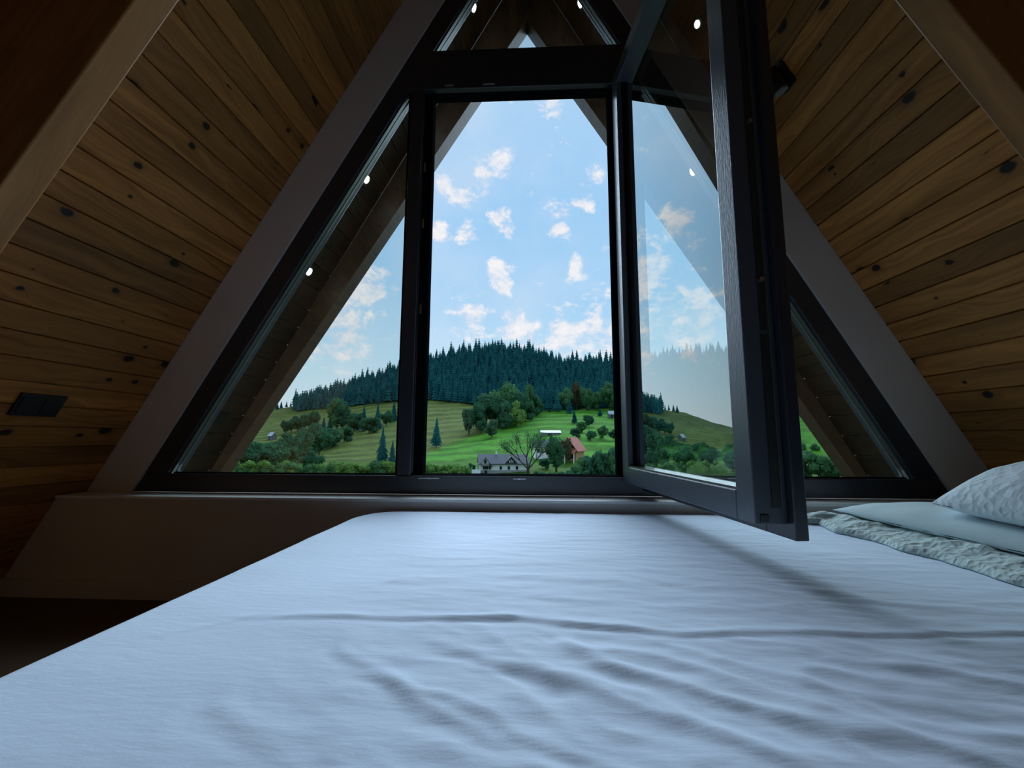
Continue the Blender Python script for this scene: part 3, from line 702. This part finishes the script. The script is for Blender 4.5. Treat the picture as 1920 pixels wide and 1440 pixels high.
# ---- foliage materials
def foliage(name, c1, c2, trans=.25, attr=False):
    m = bpy.data.materials.new(name); m.use_nodes = True; k = N(m.node_tree); k.n.clear()
    oi = k.new('ShaderNodeObjectInfo').outputs['Random']; co = k.new('ShaderNodeNewGeometry').outputs['Position']
    nz = k.new('ShaderNodeTexNoise', {'Vector': co, 'Scale': .35 if not attr else .16, 'Detail': 3.}).outputs['Fac']
    f_ = k.math('ADD', k.math('MULTIPLY', oi, .5 if not attr else 0.), k.math('MULTIPLY', k.smooth(nz, .3, .7), .5 if not attr else 1.))
    c = k.mix(f_, c1, c2)
    df = k.new('ShaderNodeBsdfDiffuse', {'Color': c}); tl = k.new('ShaderNodeBsdfTranslucent', {'Color': c})
    mx = k.new('ShaderNodeMixShader', {0: trans, 1: df.outputs[0], 2: tl.outputs[0]}); ou = k.new('ShaderNodeOutputMaterial'); k.l.new(mx.outputs[0], ou.inputs[0])
    return m
MT['spruce'] = foliage('spruce_needles', (.012, .085, .100), (.036, .170, .160), .2)  # blue-teal tint puts distance haze into the needle colour
MT['spruce_f'] = foliage('spruce_needles_far', (.012, .085, .102), (.036, .170, .165), .2, True)  # same haze tint painted into the forest mass
MT['leaf_d'] = foliage('dark_leaves', (.040, .130, .075), (.080, .200, .100))
MT['leaf_m'] = foliage('mid_leaves', (.065, .175, .075), (.115, .250, .100))
MT['leaf_l'] = foliage('light_leaves', (.130, .260, .060), (.210, .360, .100))
MT['leaf_g'] = foliage('grey_leaves', (.060, .130, .080), (.10, .180, .10))
MT['leaf_b'] = foliage('bronze_leaves', (.090, .095, .050), (.13, .11, .065))
MT['bark'] = simple('bark', (.05, .04, .03), .9)

# ---- spruce meshes (unit height)
def spruce_mesh(name, seed, tiers=11, pts=9, width=.17, trunk=True):
    rs = random.Random(seed); V, Fc = [], []
    for t in range(tiers):
        f0 = t/tiers; z0 = .06+.90*f0; rad = width*(1-f0)**.85*(.85+.3*rs.random())+.006
        zt2 = min(1.0, z0 + .20*(1-f0)+.07); c = len(V); V.append((rs.uniform(-.006, .006), rs.uniform(-.006, .006), zt2)); n = pts*2; ph = rs.random()*6
        for i in range(n):
            a = ph+i*2*math.pi/n; rr = rad*(1. if i % 2 == 0 else .55)*(.8+.4*rs.random())
            V.append((rr*math.cos(a), rr*math.sin(a), z0-(.02 if i % 2 == 0 else -.012)+rs.uniform(-.01, .01)))
        for i in range(n): Fc.append((c, c+1+i, c+1+(i+1) % n))
    if trunk:
        b = len(V)
        for zz, rr in ((0, .014), (.2, .012)):
            for i in range(5): V.append((rr*math.cos(i*1.2566), rr*math.sin(i*1.2566), zz))
        for i in range(5): Fc.append((b+i, b+(i+1) % 5, b+5+(i+1) % 5, b+5+i))
    return V, Fc
SPR = []
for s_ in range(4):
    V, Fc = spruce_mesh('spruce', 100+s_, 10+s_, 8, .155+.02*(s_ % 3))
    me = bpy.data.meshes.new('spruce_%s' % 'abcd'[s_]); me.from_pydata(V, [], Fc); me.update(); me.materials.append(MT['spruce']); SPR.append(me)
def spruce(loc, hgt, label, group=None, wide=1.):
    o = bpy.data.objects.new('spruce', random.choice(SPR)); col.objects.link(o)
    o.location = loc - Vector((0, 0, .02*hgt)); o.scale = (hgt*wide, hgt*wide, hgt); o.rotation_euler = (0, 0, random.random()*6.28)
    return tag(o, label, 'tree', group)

# ---- leafy trees: trunk with boughs, crown of many small leaves
def crown_mesh(name, seed, mt, n=1300, shape=(.30, .30, .40), cz=.6, clumps=16, leaf=.035, hollow=.35):
    rs = np.random.default_rng(seed)
    cc = rs.normal(size=(clumps, 3)); cc /= np.linalg.norm(cc, axis=1)[:, None]; cc *= rs.uniform(hollow, .80, (clumps, 1)); cr_ = rs.uniform(.26, .46, clumps)
    ci = rs.integers(0, clumps, n); dv = rs.normal(size=(n, 3)); dv /= np.linalg.norm(dv, axis=1)[:, None]
    p = cc[ci] + dv*(cr_[ci]*rs.uniform(.7, 1.05, n))[:, None]
    p = p*np.array(shape) + np.array([0, 0, cz])
    nrm = dv + rs.normal(size=(n, 3))*.55; nrm /= np.linalg.norm(nrm, axis=1)[:, None]
    t1 = np.cross(nrm, rs.normal(size=(n, 3))); t1 /= np.linalg.norm(t1, axis=1)[:, None]; t2 = np.cross(nrm, t1)
    sz = leaf*rs.uniform(.6, 1.3, (n, 1))
    q = np.stack([p-t1*sz, p-t2*sz*.7, p+t1*sz, p+t2*sz*.7], 1).reshape(-1, 3)
    # opaque inner body per clump
    V = q.tolist(); Fc = np.arange(4*n).reshape(n, 4).tolist()
    bm = bmesh.new()
    for i in range(clumps):
        mt_ = Matrix.Translation(Vector(cc[i]*np.array(shape))+Vector((0, 0, cz))) @ Matrix.Diagonal((*(np.array(shape)*cr_[i]*.80), 1))
        bmesh.ops.create_icosphere(bm, subdivisions=1, radius=1, matrix=mt_)
    b0 = len(V); bm.verts.index_update(); V += [tuple(v.co) for v in bm.verts]; Fc += [[b0+v.index for v in f.verts] for f in bm.faces]; bm.free()
    me = bpy.data.meshes.new(name); me.from_pydata(V, [], Fc); me.update(); me.materials.append(mt); return me
def trunk_mesh(seed, h=.5):
    rs = random.Random(seed); bm = bmesh.new(); cyl(bm, (0, 0, -.03), (0, 0, h), .022, .012, 7)
    for i in range(4):
        a = rs.random()*6.28; z0 = rs.uniform(.2, .42); cyl(bm, (0, 0, z0), (.16*math.cos(a), .16*math.sin(a), z0+.22), .009, .004, 5)
    me = bpy.data.meshes.new('trunk'); bm.to_mesh(me); bm.free(); me.materials.append(MT['bark']); return me
TRK = trunk_mesh(5)
CR = {}
for key, mk in (('d', 'leaf_d'), ('m', 'leaf_m'), ('l', 'leaf_l'), ('g', 'leaf_g'), ('b', 'leaf_b')):
    CR[key, 'round'] = [crown_mesh('crown_round', 200+i+ord(key), MT[mk], 1700, (.40, .40, .46), .52, 20) for i in range(2)]
    CR[key, 'tall'] = [crown_mesh('crown_tall', 300+i+ord(key), MT[mk], 1400, (.21, .21, .48), .50, 20, .028) for i in range(2)]
    CR[key, 'bush'] = [crown_mesh('crown_bush', 400+i+ord(key), MT[mk], 1100, (.55, .55, .50), .42, 18, .05) for i in range(2)]
def leafy(loc, hgt, kind, shape, label, group=None, wide=1., cat='tree', name='leafy_tree'):
    t = empty(name, loc - Vector((0, 0, .03*hgt)), random.random()*6.28); t.scale = (hgt*wide, hgt*wide, hgt); tag(t, label, cat, group)
    c = bpy.data.objects.new('crown' if cat == 'tree' else 'foliage', random.choice(CR[kind, shape])); col.objects.link(c); c.parent = t
    if cat == 'tree':
        k_ = bpy.data.objects.new('trunk', TRK); col.objects.link(k_); k_.parent = t
    else:
        k_ = bpy.data.objects.new('stem', TRK); col.objects.link(k_); k_.parent = t
    return t
def hpx(x, yb, yt):
    a, r = hit(x, yb); d0, d1 = ray(x, yb), ray(x, yt)
    return spot(a, r), r*(d1.z/math.hypot(d1.x, d1.y)-d0.z/math.hypot(d0.x, d0.y))

# ---- the spruce forest on the hill
cand = []
tries = 0
cell = {}
while tries < 26000:
    tries += 1
    a = random.uniform(math.radians(-31), math.radians(31)); r = random.uniform(175, 585)
    ga = float(ground_rel(a, r)[0]); x, y = to_px(a, r, ga)
    if x < 552 or y > float(np.interp(x, edge_x, edge_y)): continue
    X_, Y_ = r*math.sin(a), r*math.cos(a); key = (int(X_//6), int(Y_//6))
    if key in cell: continue
    cell[key] = 1
    hgt = random.uniform(11, 21) if r < 540 else random.choice((random.uniform(8, 14), random.uniform(10, 17), random.uniform(14, 25)))
    cand.append((r, a, hgt, x, y))
cand.sort(key=lambda c: -c[2]/c[0])
cand = [c for c in cand]
vis = [c for c in cand if c[3] < 1420]
# the trees that show largest, front ranks and skyline
vis_s = sorted(vis, key=lambda c: (c[0] > 430 and c[0] < 548, -c[2]/c[0]))
ind = vis_s[:290]; ids = set(id(c) for c in ind)
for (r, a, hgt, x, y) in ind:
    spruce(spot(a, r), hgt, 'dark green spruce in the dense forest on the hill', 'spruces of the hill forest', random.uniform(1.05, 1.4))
VV, FF = [], []
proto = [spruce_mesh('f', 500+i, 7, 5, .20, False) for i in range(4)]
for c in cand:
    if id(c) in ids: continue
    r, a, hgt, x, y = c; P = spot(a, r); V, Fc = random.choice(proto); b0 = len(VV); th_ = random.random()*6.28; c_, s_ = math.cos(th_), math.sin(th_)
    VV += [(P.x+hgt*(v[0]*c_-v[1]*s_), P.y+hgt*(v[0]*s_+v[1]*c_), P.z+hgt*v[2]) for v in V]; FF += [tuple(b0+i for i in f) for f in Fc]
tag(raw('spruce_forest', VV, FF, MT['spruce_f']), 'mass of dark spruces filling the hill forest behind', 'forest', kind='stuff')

# lone and scattered spruces
def sp(x, yb, yt, label, group=None, wide=1.): P, h_ = hpx(x, yb, yt); return spruce(P, h_, label, group, wide)
sp(818, 838, 779, 'slim dark spruce standing alone on the olive meadow')
sp(716, 873, 795, 'tall dark spruce at the foot of the olive meadow', wide=1.05)
sp(735, 873, 822, 'smaller spruce beside the tall spruce at the meadow foot')
for x, yb, yt in ((681, 808, 757), (707, 806, 753), (656, 806, 772), (738, 790, 750), (618, 806, 776), (606, 812, 780)):
    sp(x, yb, yt, 'dark spruce in the tree belt crossing the left meadow', 'spruces of the meadow tree belt', 1.2)
for x, yb, yt in ((519, 768, 752), (527, 766, 751), (537, 764, 751), (545, 763, 752)):
    sp(x, yb, yt, 'small spruce on the bare crest left of the forest', 'spruces on the bare crest', 1.3)
for x, yb, yt in ((1012, 772, 728), (1030, 772, 722), (1045, 772, 727), (1068, 776, 742)):
    sp(x, yb, yt, 'broad dark spruce at the forest edge above the bright meadow', 'spruces edging the bright meadow', 1.35)
sp(1077, 793, 765, 'dark spruce at the hedge below the bright meadow', wide=1.25)
sp(1125, 781, 763, 'little spruce on the bright meadow near the grey shed', wide=1.4)

# leafy trees of the wood edge
def lf(x, yb, yt, kind, shape, label, group=None, wide=1., cat='tree', name='leafy_tree', grow=1.):
    P, h_ = hpx(x, yb, yt); h_ *= grow; return leafy(P, h_, kind, shape, label, group, wide, cat, name)
for x, yb, yt, kd, wd in ((912, 800, 728, 'd', 1.), (898, 806, 748, 'd', 1.1), (938, 800, 735, 'd', 1.), (965, 792, 724, 'd', 1.), (985, 790, 748, 'd', 1.2), (950, 804, 770, 'd', 1.2), (1000, 780, 735, 'd', 1.), (950, 790, 716, 'm', 1.05), (990, 782, 714, 'm', .9), (930, 795, 745, 'd', 1.1), (975, 785, 740, 'd', 1.1), (1008, 778, 742, 'd', 1.)):
    lf(x, yb, yt, kd, 'round' if wd > .95 else 'tall', 'dark leafy tree in the clump below the spruce forest' if kd == 'd' else 'lighter green tall tree topping the leafy clump below the spruces', 'leafy clump at the wood edge', wd)
lf(879, 812, 754, 'g', 'tall', 'grey-green poplar shaped tree at the edge of the olive meadow', wide=1.15)
lf(968, 800, 746, 'l', 'round', 'round bright topped tree in front of the leafy clump', wide=.9)
lf(943, 805, 764, 'g', 'tall', 'narrow pale tree between the rounded clump trees', wide=1.)
lf(922, 820, 784, 'g', 'round', 'round greyish tree on the edge of the bright meadow', wide=1.15)
lf(903, 812, 780, 'd', 'round', 'dull dark bushy tree behind the round greyish tree', wide=.9)
lf(1081, 768, 703, 'b', 'tall', 'bronze leaved tall tree at the forest edge', wide=.9)
for x, yb, yt in ((1100, 770, 722), (1120, 768, 730), (1143, 768, 715), (1062, 770, 726), (1165, 768, 722)):
    lf(x, yb, yt, 'm', 'round', 'leafy tree at the forest foot right of the bronze tree', 'leafy trees at the forest foot', .8)
for x, yb, yt, kd in ((1104, 800, 775, 'd'), (1090, 812, 788, 'm'), (1080, 822, 800, 'd')):
    lf(x, yb, yt, kd, 'round', 'leafy tree in the hedge climbing from the red roofed house', 'hedge trees above the red roof', 1.2)
lf(1108, 826, 805, 'd', 'round', 'round bush-like tree on the lower meadow terrace', wide=1.3)
lf(1131, 822, 798, 'm', 'round', 'taller round tree beside the terrace hedge', wide=1.2)
lf(1150, 824, 802, 'd', 'round', 'dark round tree at the end of the terrace hedge', wide=1.2)
# left belts
for x, yb, yt, kd, sh, wd in ((372, 886, 850, 'd', 'round', 1.3), (390, 878, 838, 'd', 'round', 1.3), (405, 886, 842, 'd', 'round', 1.3), (422, 880, 836, 'd', 'round', 1.3), (400, 850, 828, 'd', 'round', 1.3), (440, 885, 848, 'd', 'round', 1.3), (448, 862, 836, 'd', 'round', 1.2), (470, 852, 828, 'd', 'round', 1.2), (520, 852, 822, 'd', 'round', 1.2), (540, 842, 812, 'd', 'round', 1.2), (575, 836, 800, 'd', 'round', 1.1), (458, 884, 835, 'd', 'round', 1.2), (478, 882, 826, 'd', 'round', 1.1), (497, 880, 830, 'd', 'round', 1.2), (516, 882, 833, 'd', 'round', 1.1), (535, 880, 838, 'd', 'round', 1.1),
        (552, 872, 818, 'd', 'tall', 1.3), (566, 866, 806, 'd', 'tall', 1.4), (582, 862, 792, 'd', 'round', .9), (598, 852, 798, 'd', 'round', 1.), (613, 842, 800, 'd', 'round', 1.2), (628, 838, 805, 'm', 'round', 1.2), (645, 830, 800, 'd', 'round', 1.2)):
    lf(x, yb, yt, kd, sh, 'dark leafy tree in the thicket below the left meadow', 'thicket below the left meadow', wd*1.15, grow=1.12)
for x, yb, yt, kd, sh, wd in ((535, 812, 788, 'd', 'tall', 1.5), (546, 810, 784, 'd', 'round', 1.), (558, 808, 780, 'd', 'round', 1.1), (572, 806, 776, 'd', 'round', 1.), (588, 804, 770, 'd', 'tall', 1.3), (632, 806, 748, 'm', 'tall', 1.2), (642, 806, 752, 'd', 'tall', 1.2), (664, 808, 774, 'd', 'round', 1.2), (692, 812, 782, 'd', 'round', 1.2), (724, 798, 770, 'd', 'round', 1.)):
    lf(x, yb, yt, kd, sh, 'leafy tree in the belt crossing the left meadow', 'leafy belt across the left meadow', wd*1.2, grow=1.15)
lf(584, 893, 838, 'd', 'round', 'large rounded tree standing before the left thicket', wide=1.1)
lf(1043, 885, 808, 'd', 'tall', 'dark bushy tree between the white and the red roofed house', wide=1.35)
lf(1062, 868, 815, 'b', 'round', 'brownish tree rising behind the red roof', wide=.7)
lf(1022, 880, 858, 'd', 'round', 'low dark tree beside the white house gable', wide=1.3)
# shrubs along the garden edge
for x in range(436, 745, 14):
    yt = random.uniform(856, 874)
    lf(x+random.uniform(-3, 3), 897, yt, 'l' if random.random() < .7 else 'm', 'bush', 'pale green shrub in the row outside the left pane', 'shrubs below the left pane', random.uniform(.9, 1.2), 'shrub', 'garden_shrub')
for x in range(790, 886, 12):
    yt = random.uniform(860, 874)
    lf(x+random.uniform(-3, 3), 897, yt, 'l', 'bush', 'pale green shrub in the row left of the white house', 'shrubs left of the white house', random.uniform(1., 1.3), 'shrub', 'garden_shrub')
lf(884, 883, 866, 'd', 'bush', 'dark clipped bush beside the terrace of the white house', wide=.9, cat='shrub', name='garden_shrub')
for x, yb, yt in ((1088, 897, 846), (1112, 897, 838), (1138, 897, 832), (1160, 897, 836), (1185, 897, 842), (1215, 897, 846), (1250, 897, 850)):
    lf(x, yb, yt, 'd' if random.random() < .5 else 'm', 'bush', 'big willowy green bush right of the red roofed house', 'bushes right of the houses', .8, 'shrub', 'garden_shrub')
for x, yb, yt in ((1200, 840, 800), (1228, 850, 806), (1262, 836, 796), (1300, 846, 800), (1335, 850, 802), (1370, 840, 796), (1410, 846, 800), (1240, 880, 836), (1285, 884, 838), (1330, 880, 832), (1375, 884, 838), (1420, 880, 832), (1460, 884, 838), (1215, 806, 776), (1270, 800, 772), (1330, 804, 774), (1390, 800, 770)):
    lf(x, yb, yt, 'd' if random.random() < .7 else 'm', 'round', 'leafy tree on the slope seen through the open casement', 'trees behind the casement glass', 1.2)
for x in range(1010, 1100, 14):
    lf(x, 899, random.uniform(878, 884), 'd', 'bush', 'low dark shrub in front of the red roofed house', 'low shrubs before the houses', 1.5, 'shrub', 'garden_shrub')
for x, yb, yt in ((1512, 895, 835), (1535, 895, 842), (1560, 895, 850), (1580, 896, 862), (1500, 850, 825), (1530, 846, 828), (1480, 860, 810)):
    lf(x, yb, yt, 'm', 'bush', 'green bush below the terraced field seen through the right pane', 'bushes outside the right pane', .9, 'shrub', 'garden_shrub')
# low dry-stone looking field banks on the right slope are left to the meadow colour

# bare crowned tree in front of the white house
P, h_ = hpx(990, 890, 798)
bt = tag(empty('bare_tree', P), 'wide spreading thin leaved tree in front of the white house', 'tree')
bmT = bmesh.new(); twig_pts = []
rt = random.Random(3)
def limb(p, d, L, r, depth):
    q = p + d*L; cyl(bmT, p, q, r, r*.68, 6 if depth < 3 else 4)
    if depth >= 5: twig_pts.append(q); return
    if depth >= 3: twig_pts.append(p+(q-p)*.6)
    n = 3 if depth < 3 else 2
    for i in range(n):
        sp_ = .62 if depth < 2 else .5
        nd = (d + Vector((rt.uniform(-sp_, sp_), rt.uniform(-sp_, sp_), rt.uniform(-.12, .32)))).normalized(); limb(q, nd, L*rt.uniform(.68, .85), r*.66, depth+1)
for d0 in ((-.75, 0, .8), (-.15, .2, 1), (.35, -.1, 1), (.7, .1, .75)):
    limb(Vector((0, 0, h_*.10)), Vector(d0).normalized(), h_*.24, h_*.016, 1)
cyl(bmT, (0, 0, -.3), (0, 0, h_*.13), h_*.032, h_*.026, 8)
o = obj('branches', bmT, MT['bark'], bt)
VV, FF = [], []
for q in twig_pts:
    for i in range(7):
        c = q + Vector((rt.gauss(0, .55), rt.gauss(0, .55), rt.gauss(0, .45))); a1 = Vector((rt.gauss(0, 1), rt.gauss(0, 1), rt.gauss(0, 1))).normalized()*.17; a2 = a1.cross(Vector((rt.gauss(0, 1), rt.gauss(0, 1), rt.gauss(0, 1)))).normalized()*.12
        b0 = len(VV); VV += [c-a1, c-a2, c+a1, c+a2]; FF.append((b0, b0+1, b0+2, b0+3))
o = raw('leaves', VV, FF, MT['leaf_m'], bt); o['kind'] = 'stuff'

# ------------------------------------------------------------------ houses
MT['white_r'] = simple('white_render', (.90, .91, .92), .9, noise=.03)
MT['slate'] = simple('dark_slate', (.075, .085, .105), .7, noise=.15, nscale=2.)
MT['redtile'] = simple('red_tile', (.42, .11, .07), .8, noise=.25, nscale=1.5)
MT['dwood'] = simple('dark_timber', (.03, .022, .02), .8)
MT['pane'] = simple('dark_pane', (.012, .016, .02), .15)
MT['stone'] = simple('plinth_stone', (.38, .37, .36), .9, noise=.2, nscale=2.)
MT['orange'] = simple('orange_render', (.55, .30, .16), .9, noise=.1)
MT['tin'] = simple('pale_tin', (.55, .62, .66), .5, noise=.1)
MT['greywood'] = simple('grey_boards', (.16, .17, .17), .9, noise=.2)
def part(name, bm, mt, parent): return obj(name, bm, mt, parent)
def gable_roof(bm, x0, x1, y0, y1, ze, zr, over=.5, th=.22, axis='x'):
    """two slabs meeting at a ridge along `axis`"""
    if axis == 'x':
        ym = (y0+y1)/2; sl = (zr-ze)/(ym-y0)
        for s in (-1, 1):
            ye = ym + s*((y1-y0)/2+over); zE = zr - sl*((y1-y0)/2+over)
            v = [bm.verts.new(c) for c in ((x0-over, ye, zE), (x1+over, ye, zE), (x1+over, ym, zr), (x0-over, ym, zr), (x0-over, ye, zE+th), (x1+over, ye, zE+th), (x1+over, ym, zr+th), (x0-over, ym, zr+th))]
            for f in ((0, 1, 2, 3), (4, 5, 6, 7), (0, 1, 5, 4), (1, 2, 6, 5), (2, 3, 7, 6), (3, 0, 4, 7)): bm.faces.new([v[i] for i in f])
    else:
        xm = (x0+x1)/2; sl = (zr-ze)/(xm-x0)
        for s in (-1, 1):
            xe = xm + s*((x1-x0)/2+over); zE = zr - sl*((x1-x0)/2+over)
            v = [bm.verts.new(c) for c in ((xe, y0-over, zE), (xe, y1+over, zE), (xm, y1+over, zr), (xm, y0-over, zr), (xe, y0-over, zE+th), (xe, y1+over, zE+th), (xm, y1+over, zr+th), (xm, y0-over, zr+th))]
            for f in ((0, 1, 2, 3), (4, 5, 6, 7), (0, 1, 5, 4), (1, 2, 6, 5), (2, 3, 7, 6), (3, 0, 4, 7)): bm.faces.new([v[i] for i in f])
    bmesh.ops.recalc_face_normals(bm, faces=bm.faces[:])
def gable_body(bm, x0, x1, y0, y1, z0, ze, zr, axis='x'):
    if axis == 'x':
        ym = (y0+y1)/2; pr = [(y0, z0), (y1, z0), (y1, ze), (ym, zr), (y0, ze)]
        a = [bm.verts.new((x0, y, z)) for y, z in pr]; b = [bm.verts.new((x1, y, z)) for y, z in pr]
    else:
        xm = (x0+x1)/2; pr = [(x0, z0), (x1, z0), (x1, ze), (xm, zr), (x0, ze)]
        a = [bm.verts.new((x, y0, z)) for x, z in pr]; b = [bm.verts.new((x, y1, z)) for x, z in pr]
    n = 5; fs = [bm.faces.new(a), bm.faces.new(b[::-1])]+[bm.faces.new((a[i], b[i], b[(i+1) % n], a[(i+1) % n])) for i in range(n)]
    bmesh.ops.recalc_face_normals(bm, faces=fs)
def window_h(root, x, z, wd, hg, y):
    bm = bmesh.new(); box(bm, x-wd/2-.08, x+wd/2+.08, y-.06, y+.02, z-.08, z+hg+.08)
    f = part('window', bm, MT['dwood'], root)
    bm = bmesh.new(); box(bm, x-wd/2, x-.03, y-.09, y-.055, z, z+hg); box(bm, x+.03, x+wd/2, y-.09, y-.055, z, z+hg); part('pane', bm, MT['pane'], f)
# white house: front faces the camera, slightly turned
a, r = hit(945, 886); P = spot(a, r); S = r/F*1.0            # metres per pixel about here
hr = tag(empty('white_house', P, -a*0 + math.radians(9)), 'white rendered house with dark slate roof and cross gable', 'house')
L2 = 43*S; EW = 17*S; dp = 7.
bm = bmesh.new(); gable_body(bm, -L2, L2, 0, dp, -.5, EW, EW+14*S); part('walls', bm, MT['white_r'], hr)
bm = bmesh.new(); box(bm, -L2-.06, L2+.06, -.06, dp+.06, -.6, 4*S); part('plinth', bm, MT['stone'], hr)
bm = bmesh.new(); gable_roof(bm, -L2, L2, 0, dp, EW, EW+14*S, .7); rf = part('roof', bm, MT['slate'], hr)
bm = bmesh.new(); box(bm, -14*S, -11*S, dp/2-.3, dp/2+.3, EW+12*S, EW+20*S); part('chimney', bm, MT['white_r'], rf)
bm = bmesh.new(); gable_body(bm, 4*S, 22*S, -.35, 3., EW-1*S, EW+1*S, EW+11*S, 'y'); cg = part('cross_gable', bm, MT['dwood'], hr)
bm = bmesh.new(); gable_roof(bm, 4*S, 22*S, -.4, 3., EW+1*S, EW+11*S, .4, .18, 'y'); part('gable_roof', bm, MT['slate'], cg)
for i in (-1, 0, 1):
    bm = bmesh.new(); box(bm, 13*S+i*3*S-.09, 13*S+i*3*S+.09, -.42, -.34, EW+.5*S, EW+(7-2*abs(i))*S); part('timber', bm, MT['white_r'], cg)
# jettied left gable
bm = bmesh.new(); gable_body(bm, -L2+1*S, -L2+15*S, -.9, 3., EW-5*S, EW+2*S, EW+10*S, 'y'); lg = part('left_gable', bm, MT['white_r'], hr)
bm = bmesh.new(); gable_roof(bm, -L2+1*S, -L2+15*S, -.9, 3., EW+1*S, EW+10*S, .9, .2, 'y'); part('gable_roof', bm, MT['slate'], lg)
bm = bmesh.new(); box(bm, -L2, -L2+18*S, -1.5, -.85, EW-5.5*S, EW-4.6*S); [box(bm, -L2+i*2*S, -L2+i*2*S+.08, -1.5, -1.42, EW-4.6*S, EW-1.6*S) for i in range(10)]; box(bm, -L2, -L2+18*S, -1.52, -1.4, EW-1.7*S, EW-1.2*S); part('balcony', bm, MT['dwood'], hr)
window_h(hr, -L2+8*S, EW, 3*S, 5*S, -.9)
for xx, ww in ((-L2+6*S, 2.5*S), (-L2+11*S, 5*S), (-L2+17*S, 2.5*S)): window_h(hr, xx, EW-11*S, ww, 4.6*S, 0)
for xx in (-6*S, 9*S, 24*S): window_h(hr, xx, EW-11.5*S, 3.4*S, 5*S, 0)
bm = bmesh.new(); box(bm, -L2+7*S, -L2+12*S, -.12, -.05, -.3, 4*S); part('cellar_door', bm, MT['pane'], hr)
bm = bmesh.new(); box(bm, -L2-16*S, -L2-.1, -1.6, 3, -.4, 3.5*S); box(bm, -L2-16*S, -L2-.1, -1.6, -1.45, 3.5*S, 6*S); box(bm, -L2-16*S, -L2-15.7*S, -1.6, 3, 3.5*S, 9*S); box(bm, -L2-8*S, -L2-7.7*S, -1.6, -1.3, 3.5*S, 10*S); part('terrace', bm, MT['white_r'], hr)
# red roofed house half hidden by trees
a, r = hit(1065, 880); r += 14; P = spot(a, r); S2 = r/F
h2 = tag(empty('red_roofed_house', P, math.radians(-24)), 'orange walled house with red tiled roofs half hidden by trees', 'house')
bm = bmesh.new(); gable_body(bm, -14*S2, 16*S2, 0, 8, -1, 22*S2, 42*S2, 'y'); part('walls', bm, MT['orange'], h2)
bm = bmesh.new(); gable_roof(bm, -14*S2, 16*S2, 0, 8, 22*S2, 42*S2, .7, .25, 'y'); part('roof', bm, MT['redtile'], h2)
bm = bmesh.new(); v = [(-16*S2, -3., 14*S2), (18*S2, -3., 14*S2), (18*S2, .1, 22*S2), (-16*S2, .1, 22*S2)]
for dz in (0, .2): [bm.verts.new((x, y, z+dz)) for x, y, z in v]
bm.verts.ensure_lookup_table(); [bm.faces.new([bm.verts[i] for i in f]) for f in ((0, 1, 2, 3), (4, 5, 6, 7), (0, 1, 5, 4), (1, 2, 6, 5), (2, 3, 7, 6), (3, 0, 4, 7))]; bmesh.ops.recalc_face_normals(bm, faces=bm.faces[:]); part('porch_roof', bm, MT['redtile'], h2)
for xx in (-15*S2, 0, 17*S2):
    bm = bmesh.new(); box(bm, xx-.12, xx+.12, -2.9, -2.7, -.8, 14.5*S2); part('post', bm, MT['white_r'], h2)
for xx in (-7*S2, 1*S2, 9*S2): window_h(h2, xx, 24*S2, 3.4*S2, 5*S2, 0)
for xx in (-8*S2, 8*S2): window_h(h2, xx, 5*S2, 4*S2, 6*S2, 0)
# pale house behind
a, r = hit(1016, 872); r += 12; P = spot(a, r); S3 = r/F
h3 = tag(empty('pale_house', P, math.radians(6)), 'pale house with grey roof showing behind the bare tree', 'house')
bm = bmesh.new(); gable_body(bm, -12*S3, 16*S3, 0, 6, -1, 22*S3, 33*S3); part('walls', bm, MT['white_r'], h3)
bm = bmesh.new(); gable_roof(bm, -12*S3, 16*S3, 0, 6, 22*S3, 33*S3, .5); part('roof', bm, MT['slate'], h3)
for xx in (-6*S3, 1*S3, 9*S3): window_h(h3, xx, 12*S3, 4*S3, 6*S3, 0)
# sheds
def shed(x, yb, wpx, hpx_, rot, rm, wm, label):
    a, r = hit(x, yb); P = spot(a, r); s = r/F; h = tag(empty('field_shed', P, rot), label, 'shed'); w2 = wpx*s/2
    bm = bmesh.new(); gable_body(bm, -w2, w2, 0, w2*1.4, -.5, hpx_*s*.6, hpx_*s*.95); part('walls', bm, wm, h)
    bm = bmesh.new(); gable_roof(bm, -w2, w2, 0, w2*1.4, hpx_*s*.6, hpx_*s, .3, .15); part('roof', bm, rm, h)
    bm = bmesh.new(); box(bm, -w2*.3, w2*.1, -.08, .02, -.2, hpx_*s*.45); part('door', bm, MT['dwood'], h)
shed(505, 826, 12, 13, math.radians(-30), MT['tin'], MT['greywood'], 'small field shed with pale tin roof above the left thicket')
shed(1148, 784, 12, 13, math.radians(8), MT['tin'], MT['greywood'], 'small grey shed on the bright meadow by the casement edge')
shed(1033, 818, 36, 10, math.radians(3), MT['tin'], MT['greywood'], 'long low shed with white roof behind the bare tree')
